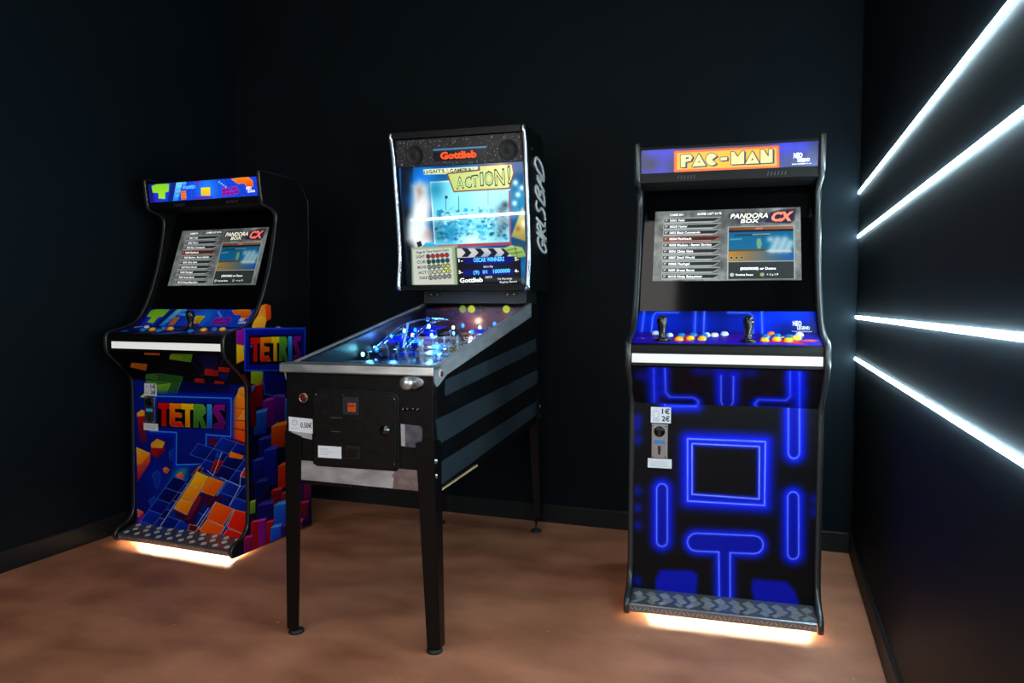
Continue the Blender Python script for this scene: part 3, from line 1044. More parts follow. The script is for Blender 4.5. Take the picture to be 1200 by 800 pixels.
BLUE = dict(front=blue_front, front_bg=NB_BG, slope=blue_slope, cp=blue_cp, cp_bg=(0.1, 0.05, 0.6), tilt=blue_tilt, tilt_bg=(0, 0, .3),
            tilt_text=maker_text, marquee=pm_marquee, marquee_bg=(0.02, 0.05, 0.30), marquee_text=maker_text, screen_gain=1.0, bar_gap=0.003,
            tread=(0.050, 0.0285), tread_bars=5, coin_u=(-0.279, -0.191),
            joysticks=[(-0.224, 0.010), (0.083, 0.012)],
            buttons=[(-0.255, 0.092, 'white', .014), (-0.200, 0.066, 'white', .014), (-0.064, 0.075, 'white', .014), (-0.036, 0.075, 'white', .015),
                     (0.0, 0.092, 'white', .015), (-0.162, 0.017, 'amber', .0165), (-0.122, 0.027, 'amber', .0165), (-0.080, 0.022, 'amber', .0165),
                     (-0.157, 0.064, 'blue', .0165), (-0.113, 0.074, 'blue', .0165), (-0.074, 0.060, 'blue', .0165),
                     (0.139, 0.017, 'amber', .0165), (0.180, 0.027, 'amber', .0165), (0.219, 0.018, 'amber', .0165),
                     (0.145, 0.062, 'blue', .0165), (0.184, 0.072, 'blue', .0165), (0.226, 0.064, 'blue', .0165),
                     (0.165, 0.098, 'orange', .015), (0.263, 0.093, 'white', .015), (0.250, 0.048, 'lemon', .0165)])
# ---- cube-artwork cabinet
LETTERS = [('R', 'T', [(0, 1), (1, 1), (1, .76), (.70, .76), (.70, 0), (.32, 0), (.32, .76), (0, .76)]),
           ('O', 'E', [(0, 1), (1, 1), (1, .78), (.36, .78), (.36, .62), (.86, .58), (.86, .40), (.36, .40), (.36, .20), (.80, .22), (1, 0), (.1, 0), (0, .1)]),
           ('Y', 'T', [(0, 1), (1, 1), (1, .76), (.70, .76), (.70, 0), (.32, 0), (.32, .76), (0, .76)]),
           ('G', 'R', [(0, 1), (.75, 1), (.95, .86), (.95, .62), (.70, .48), (1, 0), (.66, 0), (.38, .42), (.38, 0), (0, 0)]),
           ('B', 'I', [(0, 1), (1, 1), (1, 0), (0, 0)]),
           ('P', 'S', [(.12, 1), (1, 1), (.9, .78), (.42, .78), (1, .30), (.86, 0), (0, 0), (.12, .2), (.55, .22), (0, .66), (0, .86)])]
LCOL = {'R': ((.80, .02, .02), (.72, .0, .02)), 'O': ((.98, .55, .02), (.80, .06, .02)), 'Y': ((.98, .82, .02), (.86, .42, .03)),
        'G': ((.36, .66, .2), (.16, .38, .14)), 'B': ((.2, .62, .95), (.05, .3, .8)), 'P': ((.55, .05, .6), (.30, .0, .38))}


def letters(c, spans, top, bot):
    """spans: x ranges in photo pixels, top/bot: functions of x giving photo y"""
    for (k, ch, P), (x0, x1) in zip(LETTERS, spans):
        f = lambda p: (x0 + p[0] * (x1 - x0), bot(x0 + p[0] * (x1 - x0)) * (1 - p[1]) + top(x0 + p[0] * (x1 - x0)) * p[1])
        a, b = LCOL[k]
        c.poly([f(p) for p in P], a, b, d=(0, -1), line=tuple(min(1, q + .15) for q in a), lw=.0012)




def quad(c, pts, a, b=None, d=(.5, -1), line=None, lw=.0022):
    c.poly(pts, a, b, d=d, line=line, lw=lw)


OR, OR2, RD, YL = (.98, .52, .05), (.92, .26, .03), (.82, .06, .04), (.96, .74, .08)
DB, MB_, LB = (.02, .05, .36), (.02, .12, .58), (.1, .42, .92)
WL = (.86, .90, .95)


def cubes_front(c):
    w, h = c.pl.w, c.pl.h
    c.rgb[:] = hexc((.03, .07, .42))
    c.poly([(158, 446), (200, 446), (215, 545), (160, 625)], (.03, .10, .52), (.02, .06, .40), soft=.08)
    c.spot((185, 560), .09, (.02, .12, .62), .8)
    c.spot((196, 606), .07, (.06, .66, .85), 1)
    c.stroke([(214, 546), (190, 618)], (.1, .7, .85), .002, glow=(.08, .62, .85), gr=.035, ga=.85, alpha=0)
    c.spot((205, 585), .06, (.05, .40, .75), .7)
    c.spot((212, 562), .05, (.06, .45, .75), .6)
    c.spot((215, 548), .025, (.35, .60, .30), .7)
    c.spot((166, 618), .05, (.45, .08, .58), .9)
    c.poly([(196, 446), (268, 446), (268, 465), (182, 463)], (.02, .03, .26), soft=.01)
    # green blocks at the top left
    quad(c, [(171, 444.5), (184, 438), (214, 441), (207, 462), (186, 464), (172, 459)], (.24, .50, .16), (.13, .30, .14), d=(1, -.5), line=(.6, .8, .45), lw=.0015)
    quad(c, [(180, 452), (200, 449), (194, 462), (182, 464)], (.45, .68, .14), (.3, .55, .12), line=(.8, .85, .4), lw=.0015)
    quad(c, [(164, 465), (171, 459), (172, 466)], (.8, .82, .2))
    # left side blocks
    quad(c, [(160.5, 484), (166, 480), (171, 482), (170, 487), (161, 488)], (.92, .62, .15), line=(.95, .8, .5), lw=.0012)
    quad(c, [(161, 488), (170, 487), (172, 515), (166, 522), (163, 512)], (.62, .08, .08), (.22, .04, .28), d=(0, -1))
    quad(c, [(177, 520), (184, 514), (193, 518), (190, 525), (178, 527)], (.93, .52, .12), (.85, .7, .15), line=(.95, .8, .4), lw=.0015)
    quad(c, [(177, 524), (190, 525), (193, 519), (193, 528), (184, 537), (177, 532)], (.72, .06, .05), (.4, .03, .15))
    quad(c, [(160, 524), (176, 531), (166, 544), (161, 546)], (.95, .72, .12), (.90, .45, .08), line=(.98, .85, .5), lw=.0015)
    quad(c, [(161, 545), (166, 543), (176, 531), (176, 541), (161, 565)], (.88, .36, .08), (.5, .05, .3))
    quad(c, [(161, 596), (168, 600), (162, 606)], (.92, .35, .08), line=(.98, .75, .5), lw=.0015)
    quad(c, [(162, 606), (168, 600), (175, 617), (162, 617)], (.5, .08, .45), (.6, .1, .6))
    # thin glassy blocks in the haze
    for p in ([(178, 556), (184, 551), (188, 555), (187, 568), (183, 572), (181, 562)], [(174, 586), (181, 581), (184, 592), (188, 586), (187, 600), (184, 604)],
              [(198, 530), (204, 525), (207, 530), (206, 541), (199, 538)]):
        quad(c, p, (.04, .2, .66), (.03, .14, .6), line=(.16, .45, .85), lw=.0016)
    for p in ([(191, 549), (195, 547), (198.5, 550), (196, 554.5), (192, 553)], [(203, 564), (210, 561), (212.5, 564), (207, 569), (203, 567.5)],
              [(207, 556), (212, 553), (215.5, 557), (213, 561), (208, 559.5)], [(206, 576), (210, 570), (215, 572), (211, 577)]):
        quad(c, p, (.93, .48, .12), (.75, .2, .05), line=(.9, .6, .2), lw=.0012)
    quad(c, [(195, 592), (199, 589), (205, 591), (202, 597)], (.93, .7, .15), (.85, .5, .1))
    # dark red row, orange stack on the right
    quad(c, [(243, 512), (259, 513), (258, 522), (243, 520)], (.45, .02, .04), (.35, .0, .05), line=(.7, .1, .12), lw=.0012)
    quad(c, [(261, 513), (288, 519), (289, 532), (260, 521)], (.52, .03, .04), (.32, .0, .06), line=(.7, .1, .12), lw=.0012)
    quad(c, [(280, 455), (284, 453), (288, 455), (288.5, 462), (278, 462)], (.95, .66, .2), (.93, .48, .1), line=(.98, .8, .5), lw=.0015)
    quad(c, [(278, 462), (289, 464), (289, 479), (271.5, 477.5), (271.5, 472)], (.97, .60, .08), (.93, .45, .05), line=(.98, .8, .45), lw=.0015)
    quad(c, [(271.5, 477.5), (289, 479), (289, 492), (272, 491)], (.96, .50, .06), (.92, .38, .04), line=(.5, .12, .05), lw=.0018)
    quad(c, [(272, 491), (279, 491), (285, 481), (289, 482), (289, 492)], (.97, .55, .1), line=(.95, .75, .5), lw=.0018)
    quad(c, [(272, 492), (289, 493), (289, 504), (272, 501)], (.95, .46, .05), (.92, .36, .04), line=(.5, .12, .05), lw=.0018)
    quad(c, [(272, 501.5), (289, 505), (289, 519), (272, 513)], (.96, .38, .03), (.88, .22, .03), line=(.5, .1, .05), lw=.0018)
    # plain framed name plate: wide bar with a stem
    tee = [(182.5, 464), (271, 466.5), (270.5, 511.5), (241.5, 509), (241, 543.5), (206.5, 544.5), (207, 506.5), (176, 505)]
    c.stroke(tee, (.02, .15, .8), .014, True, glow=(.02, .12, .75), gr=.022)
    c.poly(tee, (.03, .10, .60), (.02, .08, .48))
    c.stroke(tee, (.16, .56, 1.0), .0055, True)
    c.poly([(184, 471), (265.5, 473), (264.5, 503), (183, 500)], (.015, .015, .05), soft=.004)
    letters(c, [(185.5, 198.5), (199, 215.3), (213, 226.5), (227, 241.5), (242.7, 248.3), (250, 264)],
            lambda x: 472 + (x - 185) * .03, lambda x: 498.5 + (x - 185) * .045)
    c.spot((263, 481), .004, (.7, .1, .1))
    # the tilted board of squares at the bottom right: unit vectors along the photo's slanting rows
    O = np.array([231.0, 551.5])
    e1 = np.array([18.2, 6.2])       # to the right
    e2 = np.array([-9.6, 13.0])      # down to the left
    G = lambda i, j: tuple(O + e1 * i + e2 * j)
    sq = lambda i, j, n=1, m=1: [G(i, j), G(i + n, j), G(i + n, j + m), G(i, j + m)]
    c.poly([(229, 545), (238, 543), (289, 560), (289, 630), (196, 622), (190, 617)], (.02, .05, .40))
    for i in range(-1, 4):
        for j in range(-3, 7):
            rnd = random.Random(i * 31 + j * 7)
            col = rnd.choice([(.02, .10, .58), (.03, .17, .72), (.02, .13, .64), (.01, .06, .42)])
            q = sq(i, j)
            qm = np.mean(q, axis=0)
            if qm[1] < 520 + (qm[0] < 236) * 36: continue
            quad(c, q, col, tuple(.6 * t for t in col), line=(.28, .48, .95), lw=.0022)
    # narrow column of small squares left of it
    for j in range(9):
        a = np.array([231.5, 546.5]) + np.array([-7.6, 10.2]) * j * .98
        q = [tuple(a), tuple(a + (7.0, 2.2)), tuple(a + (7.0, 2.2) + np.array([-7.2, 9.4])), tuple(a + np.array([-7.2, 9.4]))]
        quad(c, q, (.35, .05, .05) if j == 0 else [(.02, .10, .55), (.01, .05, .36)][j % 2], line=(.35, .45, .8) if j % 3 else (.7, .65, .7), lw=.0015)
    # dark red block and orange one in the background
    quad(c, [(252, 538), (262, 541), (254, 554), (247, 551)], (.66, .05, .05), (.4, .02, .04), line=(.8, .3, .3), lw=.0012)
    quad(c, [(270, 528.5), (286, 534), (283, 538), (268, 535.5)], (.95, .52, .08), (.9, .4, .05))
    quad(c, [(254, 529), (262, 530), (258, 537), (252, 536)], (.06, .25, .7))
    quad(c, [(282, 558), (289, 544), (289, 560)], (.8, .08, .05), line=WL, lw=.002)
    # long white seams
    for p in ([(235, 545), (188, 616)], [(265, 563), (224, 626)], [(289, 545), (282, 556), (281, 570), (269, 592)], [(260, 530), (250, 557), (243, 551)]):
        c.stroke(p, (.72, .80, .95), .003)
    c.stroke([(258, 559), (282, 570)], (.75, .82, .95), .0025)
    # amber L of four raised squares
    drop = lambda q, a, b: quad(c, q, a, b, d=(.4, -1))
    drop([(204, 598), (222, 605), (240, 577), (262, 583), (252, 600), (238, 590), (225, 618), (206, 604)], (.25, .03, .2), (.12, .02, .22))
    drop([(222, 598), (233, 578), (236, 584), (223, 609), (216, 609)], (.55, .12, .08), (.3, .03, .25))
    for q, a, b in ((([(231, 552.5), (244.5, 558.5), (236, 573.5), (221.5, 568.5)]), (1.0, .80, .12), (.98, .56, .04)),
                    (([(245.5, 558.5), (262, 564.5), (251, 581), (236, 576)]), (.97, .52, .06), (.88, .28, .03)),
                    (([(221, 569), (235.5, 574), (227, 587), (212.5, 582)]), (.95, .66, .12), (.92, .46, .04)),
                    (([(212, 583), (226.5, 588), (219, 603), (203.5, 595.5)]), (.95, .64, .14), (.90, .42, .04))):
        quad(c, q, a, b, d=(.5, -1), line=(.98, .80, .35), lw=.0018)
    # red-orange squares along the bottom
    for q, a, b in ((([(253, 588), (274, 596.5), (261, 616), (242.5, 608)]), (.96, .40, .05), (.90, .22, .03)),
                    (([(275.5, 597), (289.5, 601), (289.5, 627), (266, 617)]), (.90, .16, .04), (.82, .05, .03)),
                    (([(242, 609), (263, 617), (256, 628), (231, 624)]), (.97, .42, .05), (.92, .26, .03)),
                    (([(267, 619), (289, 627), (286, 632), (260, 629)]), (.88, .12, .05), (.8, .05, .03)),
                    (([(222, 614), (231, 616), (236, 624), (220, 621)]), (.42, .04, .04), (.3, .02, .03))):
        quad(c, q, a, b, d=(.5, -1), line=(.96, .72, .55), lw=.0022)
    c.stroke([(253, 587.5), (228, 625)], (.88, .86, .90), .003)
    c.stroke([(275, 596.5), (259, 626)], (.9, .75, .65), .0028)


def cubes_slope(c):
    c.rgb[:] = hexc((.012, .014, .035))
    c.poly([(158, 444), (292, 449), (292, 458), (158, 452)], (.02, .03, .24), soft=.03)
    quad(c, [(170, 410.5), (187.5, 410.5), (187, 416), (169.5, 415)], (.85, .35, .08), (.75, .28, .05), line=(.9, .6, .3), lw=.0015)
    quad(c, [(154.5, 425), (172.5, 426.5), (171, 434), (153, 430)], (.85, .45, .08), (.75, .36, .05), line=(.9, .6, .3), lw=.0015)
    quad(c, [(202, 411.5), (226, 412), (223.5, 424), (198.5, 420.5)], (.30, .52, .14), (.42, .60, .12), d=(-1, -1), line=(.6, .8, .4), lw=.0015)
    quad(c, [(199, 416), (214, 416.5), (213.5, 422), (198.5, 420)], (.5, .62, .10), line=(.3, .5, .1), lw=.001)
    quad(c, [(171.5, 438.5), (183, 437.5), (184, 445), (170.5, 443.5)], (.22, .48, .12), line=(.5, .75, .4), lw=.0015)
    quad(c, [(185, 437), (214.5, 441), (211, 452), (183, 448)], (.14, .34, .13), (.2, .42, .15), line=(.4, .65, .35), lw=.0015)
    for p in ([(226, 424), (237, 442)], [(232, 412), (241, 432), (237, 442)], [(241, 412), (239, 440)], [(254, 412), (254, 426), (248, 440)], [(226, 412), (236, 426)],
              [(262, 420), (254, 440)], [(214, 442), (222, 452), (210, 461)]):
        c.stroke(p, (.06, .18, .5), .003)
    c.poly([(236, 412), (254, 412), (252, 432), (240, 440)], (.02, .06, .32), soft=.03, alpha=.7)
    c.spot((248, 434), .03, (.35, .03, .4), .8)
    for p in ([(241, 432), (255, 434), (256, 440), (240, 439)], [(256, 430), (269, 431), (268, 436), (257, 435)], [(229, 443), (239, 444), (240, 449.5), (228, 447)],
              [(252, 446), (262.5, 447), (262, 452), (251, 450)]):
        quad(c, p, (.80, .14, .04), (.65, .05, .03), line=(.9, .4, .2), lw=.0012)
    quad(c, [(257, 438), (268, 437), (266, 446), (258, 444)], (.03, .10, .5), (.02, .06, .4))


def cubes_side(c):
    c.rgb[:] = hexc((.045, .047, .055))
    # everything below the name plate is packed with cubes
    rnd = random.Random(11)
    c.poly([(292, 436), (365, 436), (366, 622), (272, 662), (291, 620)], (.02, .03, .20), soft=.02)
    cubes = [(296, 452, 12, 26, (.60, .04, .05), (.35, .0, .08)), (308, 470, 13, 32, (.45, .05, .55), (.25, .02, .4)), (298, 484, 14, 26, (.08, .38, .85), (.02, .16, .6)),
             (320, 465, 14, 30, (.38, .06, .60), (.2, .02, .4)), (334, 468, 13, 28, (.12, .5, .9), (.03, .2, .6)), (303, 515, 14, 24, (.04, .10, .55), (.02, .04, .35)),
             (318, 500, 17, 26, (.90, .38, .05), (.6, .1, .03)), (336, 496, 14, 24, (.8, .2, .05), (.5, .04, .05)), (350, 470, 12, 26, (.5, .06, .4), (.3, .02, .3)),
             (296, 540, 12, 24, (.05, .14, .65), (.02, .05, .4)), (309, 528, 15, 42, (.03, .14, .70), (.02, .06, .45)), (326, 546, 15, 26, (.90, .25, .03), (.66, .07, .02)),
             (340, 530, 13, 26, (.03, .12, .6), (.02, .05, .4)), (352, 520, 12, 26, (.75, .25, .08), (.5, .05, .1)), (299, 565, 14, 22, (.02, .08, .45), (.01, .03, .25)),
             (318, 575, 12, 18, (.55, .05, .08), (.3, .02, .1)), (330, 578, 10, 18, (.55, .1, .2), (.35, .03, .3)), (343, 566, 12, 22, (.3, .05, .45), (.2, .02, .3)),
             (356, 560, 10, 24, (.6, .1, .3), (.35, .03, .25)), (293, 588, 6, 14, (.55, .75, .12), (.3, .5, .1)), (302, 592, 17, 20, (.07, .04, .45), (.03, .02, .3)),
             (321, 592, 15, 24, (.10, .42, .90), (.02, .2, .65)), (338, 592, 11, 24, (.55, .05, .35), (.3, .02, .3)), (350, 590, 11, 20, (.5, .05, .15), (.25, .02, .15)),
             (294, 612, 9, 36, (.72, .03, .10), (.5, .02, .12)), (303, 610, 8, 34, (.55, .05, .55), (.5, .03, .4)), (312, 612, 8, 26, (.70, .03, .05), (.45, .0, .08)),
             (317, 618, 12, 20, (.10, .35, .88), (.03, .15, .6)), (330, 616, 10, 16, (.2, .05, .4), (.1, .02, .25)), (286, 630, 9, 22, (.60, .03, .30), (.35, .02, .3)),
             (342, 612, 12, 16, (.55, .04, .3), (.3, .02, .2))]
    for x, y, ww, hh, a, b in cubes:
        t = ww * .28
        quad(c, [(x, y), (x + ww, y - ww * .18), (x + ww, y + hh - ww * .18), (x, y + hh)], a, b, d=(.2, -1))
        hi = tuple(min(1, q * 1.25 + .12) for q in a)
        quad(c, [(x, y), (x + ww * .35, y - t), (x + ww * 1.2, y - t - ww * .18), (x + ww, y - ww * .18)], hi)
        c.stroke([(x, y), (x + ww, y - ww * .18)], tuple(min(1, q + .25) for q in hi), .002)
        c.stroke([(x, y), (x, y + hh)], tuple(min(1, q * 1.1 + .08) for q in a), .0015)
    # blocks climbing above the plate
    quad(c, [(302, 369), (306, 358), (311, 356), (317, 358), (317.5, 373), (312, 376), (311, 380), (308, 386), (296, 386), (295, 382), (298, 375)], (.97, .45, .08), (.98, .66, .15), d=(-1, -1))
    quad(c, [(311, 357), (317, 358), (317.5, 373), (312, 376)], (.90, .28, .04), (.8, .2, .03))
    quad(c, [(297, 378), (305, 370), (311, 373), (310, 386), (296, 386)], (.98, .72, .12), (.95, .5, .1), line=(1, .8, .5), lw=.0015)
    quad(c, [(277, 388), (283, 384.5), (293, 384), (288, 388), (286.5, 404), (277, 403)], (.62, .05, .62), (.5, .03, .5), line=(.8, .3, .75), lw=.0015)
    quad(c, [(277, 403), (286, 405), (286, 423), (277, 428)], (.97, .82, .06), (.95, .6, .05))
    quad(c, [(277, 426), (286, 422), (287, 432), (296, 433), (300, 436), (292, 446), (282, 440)], (.05, .02, .08))
    quad(c, [(319, 385), (326, 382), (334, 385.5)], (.75, .5, .75))
    quad(c, [(294, 434), (308, 434), (307, 446), (303, 451), (294, 449)], (.62, .75, .1), (.5, .62, .08), line=(.8, .85, .3), lw=.0012)
    quad(c, [(294, 451), (299, 453), (299, 459), (295, 460)], (.2, .5, .9))
    quad(c, [(280, 440), (286, 438), (292, 448), (293, 462), (300, 452), (300, 500), (294, 500), (292, 454)], (.5, .03, .05), (.3, .0, .06))
    quad(c, [(308, 436), (335, 440), (335, 462), (310, 462)], (.02, .07, .5), (.02, .05, .4))
    c.stroke([(308, 434), (310, 462), (334, 465)], (.08, .36, .9), .006)
    # name plate
    pl = [(287, 385), (357.5, 384.5), (357, 434), (287, 434)]
    c.poly(pl, (.02, .07, .55))
    c.stroke(pl, (.06, .28, .85), .008, True)
    c.poly([(292, 393), (353, 392), (353, 426), (292, 427)], (.015, .015, .06))
    letters(c, [(293.5, 304.5), (305, 317), (317.5, 327), (327.3, 336.8), (337.7, 342), (343.5, 352.5)], lambda x: 396 - (x - 293) * .04, lambda x: 423.6 - (x - 293) * .03)
    c.spot((294.5, 405.5), .008, (.05, .4, .85), 1, pw=6)
    c.spot((286.5, 410), .008, (.05, .4, .85), 1, pw=6)


def cubes_band(c, shrink=False):
    """the same grid picture on the marquee and above the controls"""
    w, h = c.pl.w, c.pl.h
    B = lambda pts: [(x * w, y * h) for x, y in pts]
    c.rgb[:] = hexc((.04, .22, .80))
    for x in np.linspace(.32, .95, 16):
        c.stroke(B([(x, 1), (.5 + (x - .5) * 1.25 + .02, 0)]), (.12, .40, .88), .0015, raw=True)
    for y in np.linspace(.1, .9, 6):
        c.stroke(B([(.30, y), (.98, y)]), (.10, .36, .85), .0012, raw=True)
    c.poly(B([(0, 0), (.05, 0), (.03, 1), (0, 1)]), (.06, .06, .4), raw=True, soft=.01)
    c.spot(B([(.06, .2)])[0], .02, (.2, .1, .7), .8, raw=True)
    c.spot(B([(.55, .5)])[0], .07, (.14, .56, .98), .8, raw=True)
    c.poly(B([(.03, .9), (.08, 1), (.20, .97), (.19, .55), (.155, .5), (.15, .15), (.085, .2), (.09, .5), (.035, .55)]), (.50, .80, .12), (.62, .85, .2), raw=True,
           line=(.3, .6, .1), lw=.0015)
    c.poly(B([(.26, 1), (.33, 1), (.27, .02), (.19, 0)]), (.45, .80, .95), (.08, .50, .88), raw=True)
    c.poly(B([(.22, 1), (.27, 1), (.22, .0), (.17, 0)]), (.04, .12, .5), raw=True)
    for a in (.3, .55, .8):
        c.stroke(B([(.23 + a * .06, a - .05), (.27 + a * .06, a)]), (.75, .95, 1), .0015, raw=True)
    for k in range(3):
        c.poly(B([(.305, .06 + .15 * k), (.35, .08 + .15 * k), (.35, .22 + .15 * k), (.305, .20 + .15 * k)]), (.95, .48, .05), (.8, .25, .03), raw=True, line=(.98, .7, .3), lw=.0012)
    for x, y in ((.325, .62), (.36, .6), (.39, .62), (.41, .6), (.33, .84)):
        c.poly(B([(x, y), (x + .03, y + .04), (x + .03, y + .18), (x, y + .15)]), (.25, .65, .95), raw=True, line=(.6, .85, 1), lw=.001)
    c.poly(B([(.49, .22), (.57, .18), (.575, .6), (.495, .62)]), (.98, .85, .08), (.95, .7, .05), raw=True, line=(1, .95, .5), lw=.0015)
    for x, y in ((.68, .12), (.715, .15), (.75, .12), (.785, .2), (.71, .32), (.77, .36), (.68, .3)):
        c.poly(B([(x, y), (x + .04, y), (x + .042, y + .2), (x, y + .2)]), (.60, .06, .62), (.42, .03, .5), raw=True, line=(.8, .3, .85), lw=.001)
    c.poly(B([(.77, .95), (.84, 1), (.92, 1), (.955, .8), (.955, .5), (.91, .42), (.88, .7), (.83, .68)]), (.98, .50, .05), (.85, .25, .03), raw=True, line=(.98, .7, .3), lw=.0015)
    c.poly(B([(.42, .03), (.58, .03), (.59, .12), (.42, .12)]), (.45, .05, .6), raw=True, soft=.004)
    c.poly(B([(.43, .92), (.49, .92), (.48, 1), (.44, 1)]), (.5, .05, .5), raw=True)
    for k in range(4):
        c.poly(B([(.655 + .018 * k, .88 - .09 * k), (.67 + .018 * k, .9 - .09 * k), (.67 + .018 * k, .83 - .09 * k), (.655 + .018 * k, .81 - .09 * k)]), (.5, .8, 1), raw=True)


def cubes_cp(c):
    w, h = c.pl.w, c.pl.h
    B = lambda pts: [(x * w, y * h) for x, y in pts]
    c.rgb[:] = hexc((.02, .08, .38))
    c.poly(B([(0, 0), (1, 0), (1, .15), (0, .15)]), (.02, .03, .12), raw=True, soft=.02)
    c.poly(B([(.36, .0), (.55, .35), (.62, .35), (.5, 0)]), (.35, .45, .8), (.15, .2, .6), raw=True, soft=.006)
    c.poly(B([(.30, 1), (.36, 1), (.42, .5), (.36, .45)]), (.75, .25, .05), raw=True)
    c.poly(B([(.16, .0), (.3, .3), (.34, .2), (.24, 0)]), (.25, .2, .15), raw=True, soft=.01)
    for x, y in ((.1, .7), (.26, .5), (.47, .75), (.68, .55), (.82, .6)):
        c.spot(B([(x, y)])[0], .03, (.05, .3, .75), .8, raw=True)
    c.poly(B([(.70, .15), (.86, .5), (.9, .5), (.76, .1)]), (.6, .12, .3), raw=True, soft=.008)
    c.poly(B([(.88, .6), (.97, .95), (1, .9), (.95, .55)]), (.45, .5, .85), raw=True, soft=.006)
    c.poly(B([(.02, .35), (.06, .45), (.10, .3), (.05, .2)]), (.1, .45, .9), raw=True, soft=.004)
    c.poly(B([(.02, .85), (.07, 1), (.1, .92), (.05, .75)]), (.75, .8, .95), raw=True, soft=.003)


def cubes_text(mb, pl):
    w, h = pl.w, pl.h
    text_on(mb, pl, 'NEO', .895 * w, .94 * w, .34 * h, .16 * h, d=.0012, bold=.04)
    text_on(mb, pl, 'LEGEND', .905 * w, .97 * w, .2 * h, .11 * h, d=.0012, bold=.03)


CUBES = dict(front=cubes_front, front_bg=(.02, .04, .3), slope=cubes_slope, cp=cubes_cp, cp_bg=(.02, .08, .38), tilt=cubes_band, tilt_bg=(.03, .16, .66),
             tilt_text=cubes_text, marquee=cubes_band, marquee_bg=(.03, .16, .66), marquee_text=cubes_text, screen_gain=.80, bar_gap=0.018, side=cubes_side,
             tread=(0.068, 0.036), tread_bars=3, coin_u=(-0.285, -0.193),
             joysticks=[(0.058, 0.062)],
             buttons=[(-0.155, 0.036, 'amber', .0165), (-0.062, 0.058, 'amber', .0165), (0.155, 0.046, 'amber', .0165), (0.255, 0.060, 'amber', .0165),
                      (-0.21, 0.03, 'blue', .0165), (-0.108, 0.06, 'blue', .0165), (-0.10, 0.02, 'blue', .0165), (0.205, 0.06, 'blue', .0165), (0.10, 0.02, 'blue', .0165),
                      (-0.235, 0.075, 'white', .014)])

arcade_cabinet(-0.1728, 2.7895, 0.0669, 0.704, 'black upright arcade cabinet with glowing blue line artwork, beside the right wall', BLUE)
arcade_cabinet(-2.6961, 2.7612, -0.032, 0.742, 'black upright arcade cabinet covered in colourful cube artwork, in the left corner', CUBES)
# ------------------------------------------------------------------ pinball machine
M_pbody = noisy('worn_black_cabinet_paint', (0.02, 0.02, 0.024), (0.035, 0.035, 0.04), 14, rough=(0.3, 0.45), spec=0.22, speck=(110, 0.70, (0.42, 0.43, 0.45)))
M_pbody_smooth = mat('black_cabinet_paint', (0.025, 0.026, 0.03), 0.35, spec=0.25)
M_band = noisy('dark_blue_grey_tape', (0.125, 0.155, 0.18), (0.16, 0.19, 0.215), 9, rough=(0.25, 0.4), spec=0.4, speck=(60, 0.74, (0.5, 0.52, 0.55)))
M_rail = noisy('grey_steel_rail', (0.50, 0.51, 0.53), (0.58, 0.59, 0.61), 40, rough=(0.38, 0.5), metal=0.25, stretch=(1, .2, 1))
M_lock = noisy('worn_steel_bar', (0.66, 0.68, 0.69), (0.78, 0.80, 0.80), 30, rough=(0.25, 0.42), metal=0.9, stretch=(.3, 1, 1))
M_plate = noisy('scuffed_aluminium', (0.62, 0.60, 0.62), (0.74, 0.73, 0.74), 22, rough=(0.38, 0.55), metal=0.55, stretch=(.5, 1, 1))
M_leg = mat('black_steel_leg', (0.022, 0.022, 0.024), 0.34, spec=0.25)
M_rubber = mat('black_rubber', (0.05, 0.055, 0.06), 0.6)
M_door = noisy('black_door_steel', (0.02, 0.02, 0.023), (0.035, 0.035, 0.04), 60, rough=(0.3, 0.45), spec=0.3)

PIN = empty('pinball_machine', (-1.3418, 2.1975, 0), 0.0601, 'black pinball machine on four legs with a lit backbox, between the two arcade cabinets', 'pinball machine')
PW = 0.278
PL = 1.44
gl = lambda v: 0.955 + (v + 0.02) * 0.1775          # glass height along the body
zbot = lambda v: 0.546 + max(0, v) * 0.020
# cabinet
MB().prism_u([(0, 0.546), (0.02, 0.546), (0.02, gl(0.02) - .004), (0, gl(0) - .006)], -PW, PW).build('front_board', M_pbody, PIN, .002)
for s in (-1, 1):
    a, b = sorted((s * PW, s * (PW - 0.02)))
    side = MB().prism_u([(0.0205, 0.546), (PL - .02, zbot(PL)), (PL - .02, 1.185), (1.26, gl(1.26) - .006), (0.0205, gl(0.02) - .006)], a, b).build('side_board', M_pbody, PIN, .0015)
    # three flat bands along the flank
    for q in ([(0.104, 0.915), (0.104, 0.868), (0.115, 0.862), (1.372, 0.944), (1.377, 0.950), (1.377, 1.006), (1.371, 1.010), (0.112, 0.918)],
              [(0.020, 0.785), (0.038, 0.712), (0.048, 0.704), (1.395, 0.776), (1.402, 0.782), (1.402, 0.842), (1.396, 0.846), (0.026, 0.792)],
              [(0.040, 0.634), (0.034, 0.566), (0.042, 0.560), (1.376, 0.616), (1.382, 0.622), (1.388, 0.682), (1.382, 0.686), (0.048, 0.640)]):
        u0, u1 = sorted((s * (PW - .0005), s * (PW + .0022)))
        MB().prism_u(q, u0, u1).build('tape_band', M_band, side, .0006)
MB().prism_u([(PL - .0195, zbot(PL)), (PL, zbot(PL)), (PL, 1.185), (PL - .0195, 1.185)], -PW, PW).build('rear_board', M_pbody_smooth, PIN)
MB().prism_u([(0.0205, 0.552), (PL - .02, 0.58), (PL - .02, 0.592), (0.0205, 0.564)], -PW + .0205, PW - .0205).build('bottom_board', M_pbody_smooth, PIN)
for s in (-1, 1):
    MB().prism_u([(0.03, 0.5445), (0.45, 0.5525), (0.45, 0.5465), (0.03, 0.5405)], s * PW - .006, s * PW + .003).build(
        'bare_wood_edge', mat('bare_plywood', (0.72, 0.62, 0.45), 0.6), PIN)
